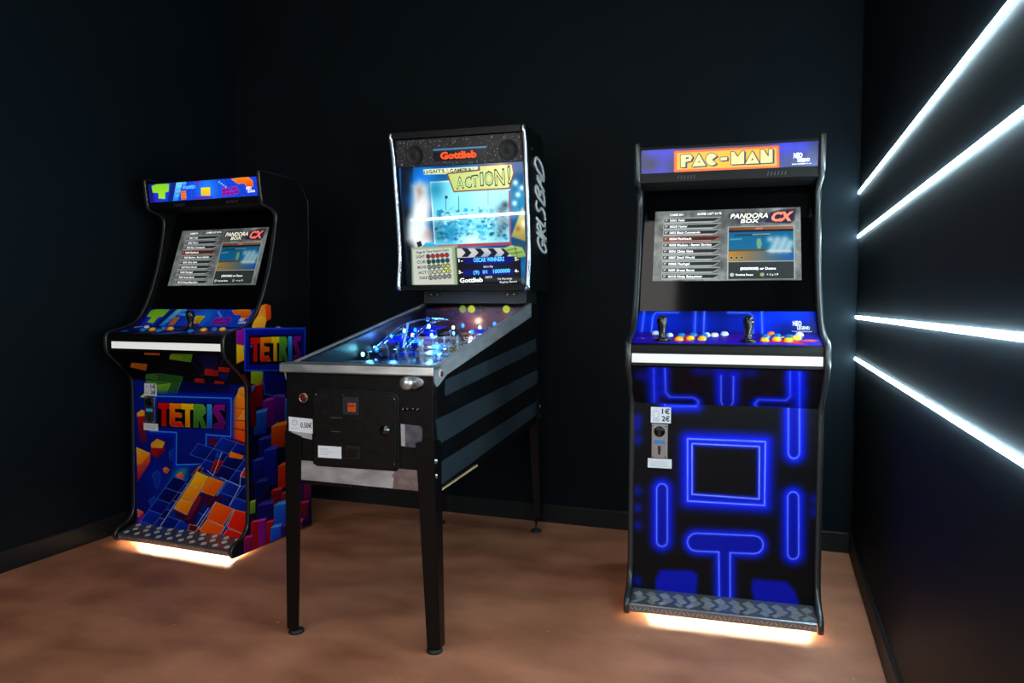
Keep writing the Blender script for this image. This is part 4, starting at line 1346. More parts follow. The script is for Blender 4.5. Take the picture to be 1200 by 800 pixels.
# lockdown bar, rails, glass
lb = MB().prism_u([(-0.028, 0.944), (-0.024, 0.940), (-0.018, 0.944), (-0.018, 0.955), (0.05, 0.968), (0.05, 0.974), (-0.016, 0.9745), (-0.026, 0.970)], -PW - .010, PW + .010).build(
    'lockdown_bar', M_lock, PIN, .0025, 3)
for s in (-1, 1):
    u0, u1 = sorted((s * (PW + .0005), s * (PW + .006)))
    ra = MB()
    top = [(0.0, gl(0) + .004), (1.262, gl(1.262) + .004)]
    ra.prism_u([(-.006, 0.945), (-.002, gl(0) + .003), (1.262, gl(1.262) + .004), (1.262, gl(1.262) - .062), (0.115, 0.936), (0.035, 0.906), (0.018, 0.903), (0.004, 0.915)], u0, u1)
    v0, v1 = 0.051, 1.262
    ra.add([(s * (PW + .006), v0, gl(v0) + .003), (s * (PW + .006), v1, gl(v1) + .004), (s * (PW - .012), v1, gl(v1) + .004), (s * (PW - .012), v0, gl(v0) + .003),
            (s * (PW + .006), v0, gl(v0) + .006), (s * (PW + .006), v1, gl(v1) + .007), (s * (PW - .012), v1, gl(v1) + .007), (s * (PW - .012), v0, gl(v0) + .006)],
           [(3, 2, 1, 0), (4, 5, 6, 7), (0, 1, 5, 4), (1, 2, 6, 5), (2, 3, 7, 6), (3, 0, 4, 7)])
    rl = ra.build('side_rail', M_rail, PIN, .0012)
    fb = MB().lathe([(0.015, 0), (0.015, 0.003), (0.011, 0.004)], (s * (PW + .006), 0.05, 0.944), (s, 0, 0), 20).build('flipper_button', mat('pale_bezel', (.8, .78, .78), .35), PIN)
    MB().lathe([(0.010, 0.003), (0.010, 0.006), (0.008, 0.0085), (0.001, 0.009)], (s * (PW + .006), 0.05, 0.944), (s, 0, 0), 18).build(
        'button_cap', mat('dark_red_plastic', (.32, .02, .03), .3), fb)
    MB().lathe([(0.003, 0), (0.001, 0.0015)], (s * (PW + .006), 0.026, 0.916), (s, 0, 0), 8).build('screw', M_ink, rl)
M_pglass = bpy.data.materials.new('clear_playfield_glass')
M_pglass.use_nodes = True
nt = M_pglass.node_tree
nt.nodes.clear()
o_ = nt.nodes.new('ShaderNodeOutputMaterial')
mx = nt.nodes.new('ShaderNodeMixShader')
fr_ = nt.nodes.new('ShaderNodeFresnel')
fr_.inputs[0].default_value = 1.5
tr = nt.nodes.new('ShaderNodeBsdfTransparent')
tr.inputs[0].default_value = (.88, .95, .96, 1)
gs = nt.nodes.new('ShaderNodeBsdfGlossy')
gs.inputs['Roughness'].default_value = .015
nt.links.new(fr_.outputs[0], mx.inputs[0])
nt.links.new(tr.outputs[0], mx.inputs[1])
nt.links.new(gs.outputs[0], mx.inputs[2])
nt.links.new(mx.outputs[0], o_.inputs[0])
gv0, gv1, gu = 0.046, 1.24, PW - 0.004
mbg = MB()
mbg.add([(-gu, gv0, gl(gv0) - .001), (gu, gv0, gl(gv0) - .001), (gu, gv1, gl(gv1) - .001), (-gu, gv1, gl(gv1) - .001)], [(0, 1, 2, 3)])
mbg.build('playfield_glass', M_pglass, PIN)
# legs
for su in (-1, 1):
    for sv in (0, 1):
        y0 = -0.006 if sv == 0 else PL + 0.006
        dy = 1 if sv == 0 else -1
        zt, zb_ = 0.735, (0.021 if sv == 0 else 0.062)
        foot = (0.272 if su > 0 else -0.262, y0 + dy * 0.026)
        wt, wb, th = 0.066, 0.047, 0.005
        so = 0.004
        mb = MB()
        X = lambda a: su * (PW + so - a)
        xo = -0.012 if su > 0 else 0.006
        # plate across the front, plate along the side
        mb.hexa([(X(0), y0, zt), (X(wt), y0, zt - .02), (X(wt), y0 + dy * th, zt - .02), (X(0), y0 + dy * th, zt),
                 (X(xo - .008), y0, zb_), (X(xo + wb - .008), y0, zb_), (X(xo + wb - .008), y0 + dy * th, zb_), (X(xo - .008), y0 + dy * th, zb_)])
        mb.hexa([(X(0), y0, zt), (X(th), y0, zt), (X(th), y0 + dy * wt, zt - .02), (X(0), y0 + dy * wt, zt - .02),
                 (X(xo - .008), y0, zb_), (X(xo + th - .008), y0, zb_), (X(xo + th - .008), y0 + dy * wb, zb_), (X(xo - .008), y0 + dy * wb, zb_)])
        mb.hexa([(X(xo - .006), y0, zb_ + .004), (X(xo + wb - .008), y0, zb_ + .004), (X(xo + .02), y0 + dy * wb * .7, zb_ + .004), (X(xo - .006), y0 + dy * wb, zb_ + .004),
                 (X(xo - .006), y0, zb_), (X(xo + wb - .008), y0, zb_), (X(xo + .02), y0 + dy * wb * .7, zb_), (X(xo - .006), y0 + dy * wb, zb_)])
        lg = mb.build('leg', M_leg, PIN, .0015)
        MB().lathe([(0.027, 0), (0.0285, 0.004), (0.027, 0.010), (0.018, 0.015), (0.008, 0.019), (0.0055, 0.02), (0.0055, 0.05), (0.009, 0.05), (0.009, 0.058)],
                   (foot[0], foot[1], 0), (0, 0, 1), 22).build('leg_leveler', M_rubber, lg)
        for z in (0.655, 0.605):
            MB().lathe([(0.0095, -0.002), (0.0095, 0.003), (0.007, 0.006), (0.004, 0.0065)], (su * (PW + so), y0 + dy * .012, z),
                       Vector((su * .75, -dy * .66, 0)), 6).build('leg_bolt', M_nickel, lg)
# coin door
dr = [(-.164, .63), (-.164, .86), (-.158, .875), (-.142, .883), (.126, .876), (.142, .87), (.149, .856), (.149, .632), (.14, .622), (-.15, .622)]
dframe = MB().prism_v([(-.172, .622), (-.172, .868), (-.162, .884), (-.146, .891), (.130, .884), (.148, .877), (.157, .862), (.157, .626), (.146, .614), (-.156, .614)], -.006, .002).build(
    'coin_door_frame', M_door, PIN, .003)
door = MB().prism_v(dr, -.011, -.0055).build('coin_door', M_door, PIN, .002)
MB().box(-.049, .012, -.017, -.0105, .80, .862).build('coin_return_bezel', mat('dark_blue_grey_plastic', (.10, .13, .16), .35), door, .002)
rb = MB().box(-.027, .002, -.0215, -.0165, .812, .842).build('reject_button', mat('lit_orange_button', (.5, .2, .06), .3, emit=.35, ecol=(.75, .28, .1)), door, .0015)
mb = MB()
pr = Plane(PIN, (0, -.0216, 0), (1, 0, 0), (0, 0, 1))
text_on(mb, pr, '50', -.024, -.001, .829, .008, d=.0004, bold=.03)
text_on(mb, pr, 'c', -.016, -.009, .817, .007, d=.0004, bold=.03)
mb.build('button_lettering', mat('dark_red_ink', (.25, .05, .03), .5), door)
for u0, u1, z in ((-.099, -.053, .788), (-.094, -.062, .740), (.03, .06, .783)):
    MB().box(u0, u1, -.0128, -.0108, z - .0012, z + .0012).build('slot_lip', mat('worn_bright_edge', (.42, .42, .43), .35, metal=.8), door)
MB().box(-.049, .025, -.0135, -.0105, .70, .79).build('coin_chute_plate', M_door, door, .0015)
MB().box(.03, .065, -.0135, -.0105, .735, .785).build('coin_chute_plate', M_door, door, .0015)
lk = MB().lathe([(.018, 0), (.018, .004), (.013, .006), (.012, .010), (.001, .010)], (.108, -.011, .753), (0, -1, 0), 22).build('door_lock', mat('dark_chrome', (.35, .36, .38), .25, metal=1), door)
MB().box(.1065, .1095, -.0222, -.0208, .746, .760).build('keyhole', M_ink, lk)
MB().box(-.041, .014, -.0155, -.0105, .647, .694).build('coin_return_cup', mat('black_cup_plastic', (.06, .065, .07), .35), door, .003)
MB().box(-.033, .006, -.0165, -.0150, .655, .685).build('cup_flap', mat('black_flap_plastic', (.02, .02, .022), .3), door, .001)
st = MB().box(-.147, -.057, -.0122, -.0108, .647, .688).build('notice_sticker', M_white, door)
mb = MB()
pq = Plane(PIN, (0, -.0122, 0), (1, 0, 0), (0, 0, 1))
for k in range(3):
    mb.add([pq.P(-.139 + a, .658 + k * .009 + b, .0004) for a, b in ((0, 0), (.03 + .02 * (k % 2), 0), (.03 + .02 * (k % 2), .0014), (0, .0014))], [(0, 1, 2, 3)])
mb.build('sticker_lines', M_grey_ink, door)
for u, z in ((-.155, .640), (.14, .640), (.14, .86), (-.155, .866), (-.05, .865), (.03, .75)):
    MB().lathe([(.0035, 0), (.003, .0015), (.001, .002)], (u, -.011, z), (0, -1, 0), 8).build('screw', mat('dark_chrome', (.35, .36, .38), .25, metal=1), door)
# price sticker, jack bezel, plunger, shooter plate, kick plate
pst = MB().hexa([(-.268, -.0015, .732), (-.172, -.0015, .726), (-.172, -.0015, .777), (-.269, -.0015, .782),
                 (-.268, .0, .732), (-.172, .0, .726), (-.172, .0, .777), (-.269, .0, .782)]).build('price_sticker', M_white, PIN)
MB().hexa([(-.252, -.0008, .716), (-.177, -.0008, .705), (-.177, -.0008, .728), (-.262, -.0008, .733),
           (-.252, .0002, .716), (-.177, .0002, .705), (-.177, .0002, .728), (-.262, .0002, .733)]).build('tape_strip', mat('grey_tape', (.62, .63, .65), .4), PIN)
mb = MB()
pq = Plane(PIN, (0, -.0016, 0), (1, 0, 0), (0, 0, 1))
text_on(mb, pq, '0.50€', -.222, -.177, .746, .017, d=.0004, bold=.02)
mb.build('sticker_lettering', M_ink, pst)
mb = MB()
for k in range(8):
    t = k * .8
    mb.add([pq.P(-.244 + .009 * math.cos(t) + a, .762 + .009 * math.sin(t) + b, .0004) for a, b in ((-.002, -.002), (.002, -.002), (.002, .002), (-.002, .002))], [(0, 1, 2, 3)])
for k in range(5):
    mb.add([pq.P(-.260 + k * .007 + a, .740 + b, .0004) for a, b in ((0, 0), (.0045, 0), (.0045, .002), (0, .002))], [(0, 1, 2, 3)])
mb.build('sticker_emblem', M_grey_ink, pst)
jb = MB().lathe([(.0175, 0), (.0175, .004), (.015, .006), (.0125, .004), (.0125, .001), (.001, .001)], (-.2085, 0, .851), (0, -1, 0), 24).build('start_button', mat('brass_bezel', (.7, .6, .5), .25, metal=.9), PIN)
MB().lathe([(.0115, .0), (.0115, .003), (.008, .0035), (.001, .0025)], (-.2085, -.001, .851), (0, -1, 0), 20).build('button_cap', mat('dark_red_plastic', (.32, .02, .03), .3), jb)
pp = MB().prism_v([(.180, .905), (.174, .918), (.178, .93), (.192, .938), (.206, .942), (.222, .938), (.243, .928), (.247, .918), (.243, .908), (.222, .900), (.216, .896), (.206, .896), (.2, .901)], -.007, .0).build(
    'plunger_plate', M_nickel, PIN, .003)
pk = MB().lathe([(.008, .0), (.008, .028), (.0195, .034), (.0225, .042), (.022, .052), (.016, .058), (.004, .06)], (.205, -.006, .919), (0, -1, 0), 24).build('plunger_knob', mat('worn_alu_knob', (.72, .73, .74), .3, metal=.85), PIN)
for u in (.170, .186, .207, .222):
    MB().lathe([(.0075, 0), (.0075, .006), (.005, .01), (.001, .0105)], (u, 0, .826 + (u % .01) * .4), (0, -1, 0), 14).build('carriage_bolt', mat('black_bolt_gloss', (.05, .05, .055), .15, spec=.8), PIN)
pl_ = MB().prism_v([(.163, .702), (.161, .776), (.232, .772), (.239, .764), (.237, .706), (.230, .698), (.17, .70)], -.002, .0).build('shooter_plate', noisy(
    'purple_grey_plate', (.30, .28, .33), (.42, .40, .44), 30, rough=(.3, .5), metal=.5), PIN)
MB().prism_v([(.163, .702), (.161, .776), (.176, .775), (.177, .701)], -.0026, -.0018).build('worn_edge', mat('pale_worn_metal', (.7, .7, .72), .4, metal=.5), pl_)
kp = MB().prism_v([(-.2345, .562), (-.236, .630), (.226, .622), (.226, .553)], -.0028, .0).build('kick_plate', M_plate, PIN)
MB().prism_v([(.131, .5545), (.135, .59), (.128, .600), (.136, .608), (.135, .6235), (.2262, .6222), (.2262, .5532)], -.0033, -.0027).build(
    'worn_patch', noisy('brown_grey_patch', (.42, .35, .34), (.52, .45, .44), 30, rough=(.4, .55), metal=.4), kp)
for u in (-.16, -.03, .03, .10):
    MB().lathe([(.004, 0), (.003, .002)], (u, -.001, .551), (0, -1, 0), 8).build('screw', M_ink, PIN)

# ---- playfield
pfz = lambda v: 0.872 + (v - .06) * .158
M_blue_em = mat('lit_blue_plastic', (.02, .08, .5), .2, emit=.9, ecol=(.02, .12, .85))  # glow put into the blue and cyan plastics, standing for lamps shining through
M_cyan_em = mat('lit_cyan_plastic', (.1, .5, .7), .2, emit=1.0, ecol=(.05, .55, .9))
M_bulb = mat('lit_white_bulb', (.8, .9, 1), .2, emit=9.0, ecol=(.55, .85, 1.0))
M_bulb_blue = mat('lit_blue_bulb', (.3, .5, 1), .2, emit=16.0, ecol=(.06, .26, 1.0))
M_wire = mat('ramp_wire', (.75, .78, .8), .2, metal=1)
M_post = mat('white_post_plastic', (.75, .8, .82), .3)
M_dark_pl = mat('dark_teal_plastic', (.03, .14, .18), .25)
mpf = Plane(PIN, (-.257, .06, pfz(.06)), (.514, 0, 0), (0, 1.16, pfz(1.22) - pfz(.06)))
c = Canvas(mpf, .004, (.03, .07, .16))
rnd = random.Random(5)
for k in range(90):
    x, y = rnd.random() * .514, rnd.random() * 1.17
    col = rnd.choice([(.05, .35, .55), (.1, .12, .5), (.4, .12, .15), (.5, .4, .15), (.15, .5, .5), (.02, .04, .1), (.6, .6, .55)])
    a = rnd.random() * 6.28
    r_ = .012 + rnd.random() * .03
    c.poly([(x + r_ * math.cos(a + t), y + r_ * math.sin(a + t) * 1.4) for t in (0, 1.5, 2.9, 4.5)], col, raw=True, line=(.02, .03, .06), lw=.004)
for k in range(22):
    x, y = .04 + rnd.random() * .43, .3 + rnd.random() * .7
    c.disc((x, y), .011, rnd.choice([(.8, .7, .2), (.8, .2, .15), (.2, .7, .8), (.85, .85, .8)]), line=(.05, .05, .08), lw=.004, raw=True)
pfm = MB().prism_u([(.06, pfz(.06) - .012), (1.22, pfz(1.22) - .012), (1.22, pfz(1.22)), (.06, pfz(.06))], -.2575, .2575).build('playfield', M_pbody_smooth, PIN)
c.build('playfield_artwork', print_mat('playfield_print', rough=.12), pfm, lift=.001)
# apron with two instruction cards
ap = MB()
ap.add([(-.256, .05, .950), (.256, .05, .950), (.256, .20, .962), (.10, .27, .966), (-.10, .27, .966), (-.256, .20, .962)], [(0, 1, 2, 3, 4, 5)])
ap.prism_u([(.266, .905), (.27, .905), (.27, .966), (.266, .964)], -.10, .10)
ap.build('apron', M_dark_pl, PIN)
for u0 in (-.235, .10):
    MB().add([(u0, .07, .9535), (u0 + .13, .07, .9535), (u0 + .13, .155, .9605), (u0, .155, .9605)], [(0, 1, 2, 3)]).build(
        'instruction_card', mat('cream_card', (.62, .62, .56), .4), PIN)


def on_pf(u, v, d=0.0): return (u, v, pfz(v) + .001 + d)


def bumper(u, v):
    MB().lathe([(.03, 0), (.03, .006), (.02, .008), (.018, .03), (.034, .034), (.036, .040), (.03, .046), (.012, .052), (.001, .053)], on_pf(u, v), (0, 0, 1), 20, m=0).build(
        'pop_bumper', M_blue_em, pfm)


for u, v in ((-.20, .80), (-.115, .92), (-.22, .98)): bumper(u, v)
for u, v, bl in ((-.235, .70, 1), (-.19, .74, 0), (-.15, .78, 0), (-.10, .80, 0), (-.06, .83, 1), (-.02, .86, 0), (.03, .90, 0), (-.16, .66, 0), (-.10, .63, 1),
                 (-.04, .60, 0), (.02, .66, 0), (.05, .74, 1), (-.20, .60, 0), (-.245, .56, 0), (.08, 1.0, 0), (.12, 1.1, 1), (-.05, 1.02, 0), (-.15, 1.08, 1), (.0, .54, 0), (-.1, .5, 0)):
    MB().lathe([(.0065, 0), (.0065, .004), (.0035, .008), (.0035, .022), (.006, .026), (.006, .032), (.002, .036)], on_pf(u, v), (0, 0, 1), 10).build('post', M_post, pfm)
for u, v, h, mm in ((-.22, .73, .05, 1), (-.13, .76, .05, 0), (-.085, .84, .075, 0), (-.08, .86, .03, 0), (.0, .72, .02, 1), (.06, .66, .02, 0), (-.17, .88, .05, 1), (.10, .9, .04, 1),
                    (-.245, .62, .02, 0), (.07, .58, .015, 0), (-.06, .68, .03, 1), (.02, 1.0, .05, 1), (-.2, 1.1, .06, 1), (.16, 1.05, .05, 1), (-.24, .50, .02, 0), (-.2, .55, .03, 1), (-.215, .86, .05, 0), (-.1, 1.19, .005, 0), (.04, 1.19, .005, 0), (.16, 1.19, .005, 0), (-.2, 1.19, .005, 0)):  # last four bulbs added at the rear to brighten the back board
    MB().lathe([(.002, 0), (.006, .003), (.0075, .009), (.006, .016), (.002, .019)], on_pf(u, v, h), (0, 0, 1), 12).build('lamp_bulb', [M_bulb, M_bulb_blue][mm], pfm)
for P, mm in (([(-.25, .70), (-.20, .69), (-.17, .76), (-.20, .80), (-.25, .78)], M_blue_em), ([(-.15, .72), (-.10, .70), (-.07, .74), (-.12, .79)], M_cyan_em),
              ([(-.10, .80), (-.04, .79), (-.05, .86), (-.10, .87)], M_blue_em), ([(.0, .62), (.07, .57), (.10, .66), (.03, .70)], M_cyan_em),
              ([(-.24, .52), (-.17, .50), (-.16, .57), (-.23, .6)], M_dark_pl), ([(-.13, .56), (-.05, .53), (-.04, .57), (-.11, .6)], M_dark_pl),
              ([(.06, .95), (.14, .93), (.16, 1.02), (.08, 1.04)], M_blue_em), ([(-.24, 1.02), (-.12, 1.0), (-.10, 1.1), (-.23, 1.12)], M_blue_em),
              ([(.02, .50), (.09, .47), (.10, .55), (.05, .57)], M_cyan_em), ([(-.255, .84), (-.235, .83), (-.235, .95), (-.255, .96)], M_cyan_em),
              ([(-.08, .50), (-.02, .49), (-.02, .53), (-.07, .55)], M_blue_em), ([(.12, .78), (.2, .76), (.2, .88), (.14, .9)], M_blue_em)):
    n = len(P)
    vs = [on_pf(u, v, .036) for u, v in P] + [on_pf(u, v, .0385) for u, v in P]
    MB().add(vs, [tuple(range(n))[::-1], tuple(range(n, 2 * n))] + [(i, (i + 1) % n, n + (i + 1) % n, n + i) for i in range(n)]).build('playfield_plastic', mm, pfm)
for pts in ([(-.235, .58, .03), (-.24, .7, .05), (-.235, .85, .085), (-.2, .98, .09), (-.12, 1.04, .09), (-.05, 1.0, .085)],
            [(-.215, .58, .03), (-.22, .7, .05), (-.215, .85, .085), (-.185, .96, .09), (-.12, 1.015, .09), (-.06, .98, .085)],
            [(-.13, .62, .02), (-.125, .72, .05), (-.11, .86, .09), (-.09, 1.0, .09)], [(-.11, .62, .02), (-.105, .72, .05), (-.09, .86, .09), (-.07, 1.0, .09)]):
    MB().tube([on_pf(*p) for p in chaikin(pts, 2)], .0028, 8).build('wire_ramp', M_wire, pfm)
for s in (-1, 1):
    MB().prism_v([(0, 0), (0.001, 0)], 0, 1) if False else None
    a = (s * .085, .36)
    b = (s * .03, .33)
    n = 8
    P = []
    for cx, cy_, r_, t0 in ((a[0], a[1], .012, math.pi / 2), (b[0], b[1], .007, -math.pi / 2)):
        for k in range(n):
            t = t0 + math.pi * k / (n - 1)
            P.append((cx + (r_ * math.cos(t) if s > 0 else r_ * math.cos(t)) * (1 if s < 0 else -1) * (1), cy_ + r_ * math.sin(t)))
    vs = [on_pf(u, v, .008) for u, v in P] + [on_pf(u, v, .024) for u, v in P]
    m_ = len(P)
    MB().add(vs, [tuple(range(m_))[::-1], tuple(range(m_, 2 * m_))] + [(i, (i + 1) % m_, m_ + (i + 1) % m_, m_ + i) for i in range(m_)]).build('flipper', M_post, pfm)
for u, v, h, p_, col in ((-.20, .70, .075, .55, (.08, .30, 1.0)), (-.05, .74, .075, .45, (.15, .65, 1.0)), (.06, .80, .075, .35, (.10, .35, 1.0)), (-.12, 1.0, .09, .5, (.05, .25, 1.0)),
                         (.0, 1.16, .05, .55, (1.0, .8, .6)), (.17, 1.16, .05, .4, (1.0, .8, .6)), (-.22, .52, .05, .25, (.2, .8, .9))):
    ld = bpy.data.lights.new('playfield_fill_light', 'POINT')  # point lights added to brighten the playfield and its back board
    ld.energy, ld.color, ld.shadow_soft_size = p_ * 1.5, col, .012
    lo_ = link(bpy.data.objects.new('playfield_fill_light', ld), pfm)
    lo_.location = on_pf(u, v, h)
# domed pinkish cover on the left
MB().lathe([(.022, 0), (.023, .02), (.020, .04), (.012, .052), (.002, .056)], on_pf(-.195, .60), (0, 0, 1), 20).build('dome_cover', mat('pinkish_grey_plastic', (.62, .52, .56), .3), pfm)
# clear acrylic post lamp
MB().tube([on_pf(-.165, .74, .01), on_pf(-.17, .80, .105)], .005, 10).build('light_tube', mat('lit_pale_tube', (.6, .75, .9), .2, emit=.8, ecol=(.35, .6, .95)), pfm)
# back board with round lamps
bbd = MB().box(-.2575, .2575, 1.222, 1.236, pfz(1.22) - .012, gl(1.22) - .008).build('back_board', mat('red_brown_board', (.34, .12, .06), .35), PIN)
for u, lit in ((-.062, .25), (-.015, 1), (.034, 0), (.167, 1)):
    M_ring = mat('yellow_lamp_%s' % ('lit' if lit == 1 else 'dim' if lit else 'off'), (.5, .55, .05) if lit else (.08, .07, .06), .3, emit=.9 * lit, ecol=(.62, .72, .06))
    lamp = MB().lathe([(.019, 0), (.019, .003), (.013, .004), (.001, .004)], (u, 1.222, 1.158), (0, -1, 0), 20).build('round_lamp', M_ring, bbd)
for k in range(14):
    rr = random.Random(k)
    u0, zz_ = -.25 + .036 * k, 1.12 + rr.random() * .03
    MB().box(u0, u0 + .03, 1.2205, 1.2225, zz_, zz_ + .012).build('printed_patch', mat(['patch_blue', 'patch_dark', 'patch_rust'][k % 3], [(.05, .25, .45), (.05, .05, .06), (.45, .2, .1)][k % 3], .4), bbd)

# ---- backbox (leans forward)
BB = 0.333
bf = lambda z: 0.982 + (1.97 - z) * .166       # face of the lit panels
EDGE = chaikin([(1.045, 1.247), (1.030, 1.252), (1.026, 1.275), (1.040, 1.37), (1.044, 1.40), (1.038, 1.47), (1.018, 1.62), (0.992, 1.80), (0.975, 1.88), (0.952, 1.945),
                (0.946, 1.965), (0.952, 1.98)], 2)
BPROF = EDGE + [(0.97, 1.986), (1.235, 1.99), (1.285, 1.965), (1.30, 1.90), (1.425, 1.27), (1.42, 1.247)]
for s in (-1, 1):
    a, b = sorted((s * BB, s * (BB - .018)))
    sb = MB().prism_u(BPROF, a, b).build('backbox_side', M_pbody, PIN)
    edge_sweep(EDGE, a - .003, b + .004, .006, .004).build('chrome_trim', M_chrome, sb)
    if s == 1:
        # hand lettering in white strokes up the side: each letter a set of lines in a 1 x 1 box
        F = {'B': [[(0, 0), (.1, 1), (.7, .95), (.75, .7), (.2, .52), (.85, .4), (.8, .05), (0, 0)]], 'A': [[(0, 0), (.45, 1), (.95, 0)], [(.15, .4), (.8, .38)]],
             'D': [[(.05, 0), (.12, 1), (.8, .85), (1, .45), (.7, .05), (.05, 0)]], 'G': [[(.95, .85), (.5, 1), (.05, .6), (.15, .1), (.6, 0), (.95, .3), (.95, .48), (.5, .45)]],
             'R': [[(0, 0), (.1, 1), (.8, .9), (.75, .6), (.1, .48), (.95, 0)]], 'L': [[(.1, 1), (.05, .05), (.8, .05)]], 'S': [[(.9, .9), (.3, 1), (.1, .75), (.8, .4), (.75, .08), (.05, .0)]],
             'I': [[(.4, 1), (.45, 0)]]}
        mb = MB()
        z = 1.425
        seq = [('G', .075), ('I', .03), ('R', .06), ('L', .05), ('S', .07), (' ', .02), ('B', .085), ('A', .07), ('D', .09)]
        for ch, adv in seq:
            for pl__ in F.get(ch, []):
                q = []
                for x, y in chaikin(pl__, 1):
                    zz_ = z + x * adv * .76
                    vb = 1.365 - (zz_ - 1.40) * .17        # baseline follows the lean
                    q.append((BB + .0006, vb - y * .185, zz_ + y * .03))
                mb.tube(q, .0072, 6)
            z += adv * .80
        mb.build('hand_lettering', mat('white_paint_marker', (.85, .85, .86), .5), sb)
        MB().lathe([(.008, 0), (.008, .002), (.005, .003)], (BB, 1.08, 1.90), (1, 0, 0), 14).build('cam_lock', M_ink, sb)
hb = BB - .0185
MB().prism_u([(.957, 1.955), (.955, 1.984), (1.235, 1.988), (1.283, 1.963), (1.27, 1.955), (1.23, 1.972), (.98, 1.965)], -hb, hb).build('backbox_top', M_pbody, PIN)
MB().prism_u([(1.285, 1.95), (1.40, 1.27), (1.415, 1.27), (1.295, 1.95)], -hb, hb).build('backbox_back', M_pbody_smooth, PIN)
MB().prism_u([(1.045, 1.249), (1.42, 1.249), (1.42, 1.268), (1.08, 1.268), (1.06, 1.276), (1.05, 1.272)], -hb, hb).build('backbox_bottom', M_pbody, PIN)
ped = MB().box(-.262, .275, 1.20, 1.40, 1.186, 1.248).build('backbox_pedestal', mat('dark_grey_steel', (.16, .18, .19), .4, metal=.6), PIN, .002)
for u0 in (-.235, .165):
    MB().box(u0, u0 + .065, 1.1955, 1.2005, 1.222, 1.240).build('hinge_plate', mat('black_hinge_steel', (.06, .065, .07), .35, metal=.5), ped, .001)
    for d_ in (.015, .048):
        MB().lathe([(.005, 0), (.003, .003)], (u0 + d_, 1.1955, 1.231), (0, -1, 0), 8).build('hinge_screw', M_nickel, ped)
# speaker panel
z0, z1 = 1.832, 1.955
spk = MB().prism_u([(bf(z0), z0), (bf(z1), z1), (bf(z1) + .014, z1), (bf(z0) + .014, z0)], -hb, hb).build('speaker_panel', noisy(
    'speckled_black_panel', (.10, .10, .11), (.17, .17, .18), 40, rough=(.35, .5), spec=.4, speck=(120, .62, (.5, .51, .53))), PIN)
psp = Plane(PIN, (0, bf(z0), z0), (1, 0, 0), (0, bf(z1) - bf(z0), z1 - z0))
spn = tuple(psp.n)
for u in (-.213, .243):
    c0 = psp.P(u + (0 if u > 0 else -.005), .053)
    s_ = MB().lathe([(.046, 0), (.046, .003), (.042, .0045), (.039, .002), (.02, .001), (.008, .004), (.001, .005)], c0, spn, 30).build(
        'speaker', mat('black_speaker_mesh', (.035, .035, .04), .6), spk)
    MB().lathe([(.006, .003), (.005, .006), (.001, .007)], psp.P(u + .006, .061), spn, 12).build('speaker_stud', mat('dull_stud', (.3, .31, .33), .35, metal=.6), s_)
sgn = Plane(PIN, psp.P(-.125, .020), (.265, 0, 0), tuple(psp.P(0, .075) - psp.P(0, .02)))
cv = Canvas(sgn, .002, (.015, .02, .03))
cv.poly([(0, .047), (.265, .047), (.265, .056), (0, .056)], (.45, .75, .9), (.25, .5, .7), raw=True)
cv.poly([(.0, .041), (.265, .043), (.265, .048), (0, .047)], (.05, .2, .3), raw=True, soft=.004)
cv.build('name_window', print_mat('lit_name_window', emit=.7, rough=.2), spk, lift=.0015)
mb = MB()
text_on(mb, sgn, 'Gottlieb', .035, .215, .009, .029, d=.003, bold=.05)
mb.build('name_lettering', mat('lit_orange_lettering', (.9, .25, .05), .4, emit=.85, ecol=(.98, .30, .04)), spk)
for u, y in ((-.29, .115), (-.29, .012), (.03, .112), (.295, .105), (.30, .02)):
    MB().lathe([(.004, 0), (.003, .002), (.001, .0025)], psp.P(u, y), spn, 8).build('screw', M_nickel, spk)
# lit backglass
z0, z1 = 1.277, 1.83
bgl = MB().prism_u([(bf(z0) + .004, z0), (bf(z1) + .004, z1), (bf(z1) + .012, z1), (bf(z0) + .012, z0)], -hb, hb).build('backglass', M_pbody_smooth, PIN)
gw = .312
pbg = Plane(PIN, (-gw, bf(z0) + .0035, z0), (2 * gw, 0, 0), (0, bf(z1) - bf(z0), z1 - z0))


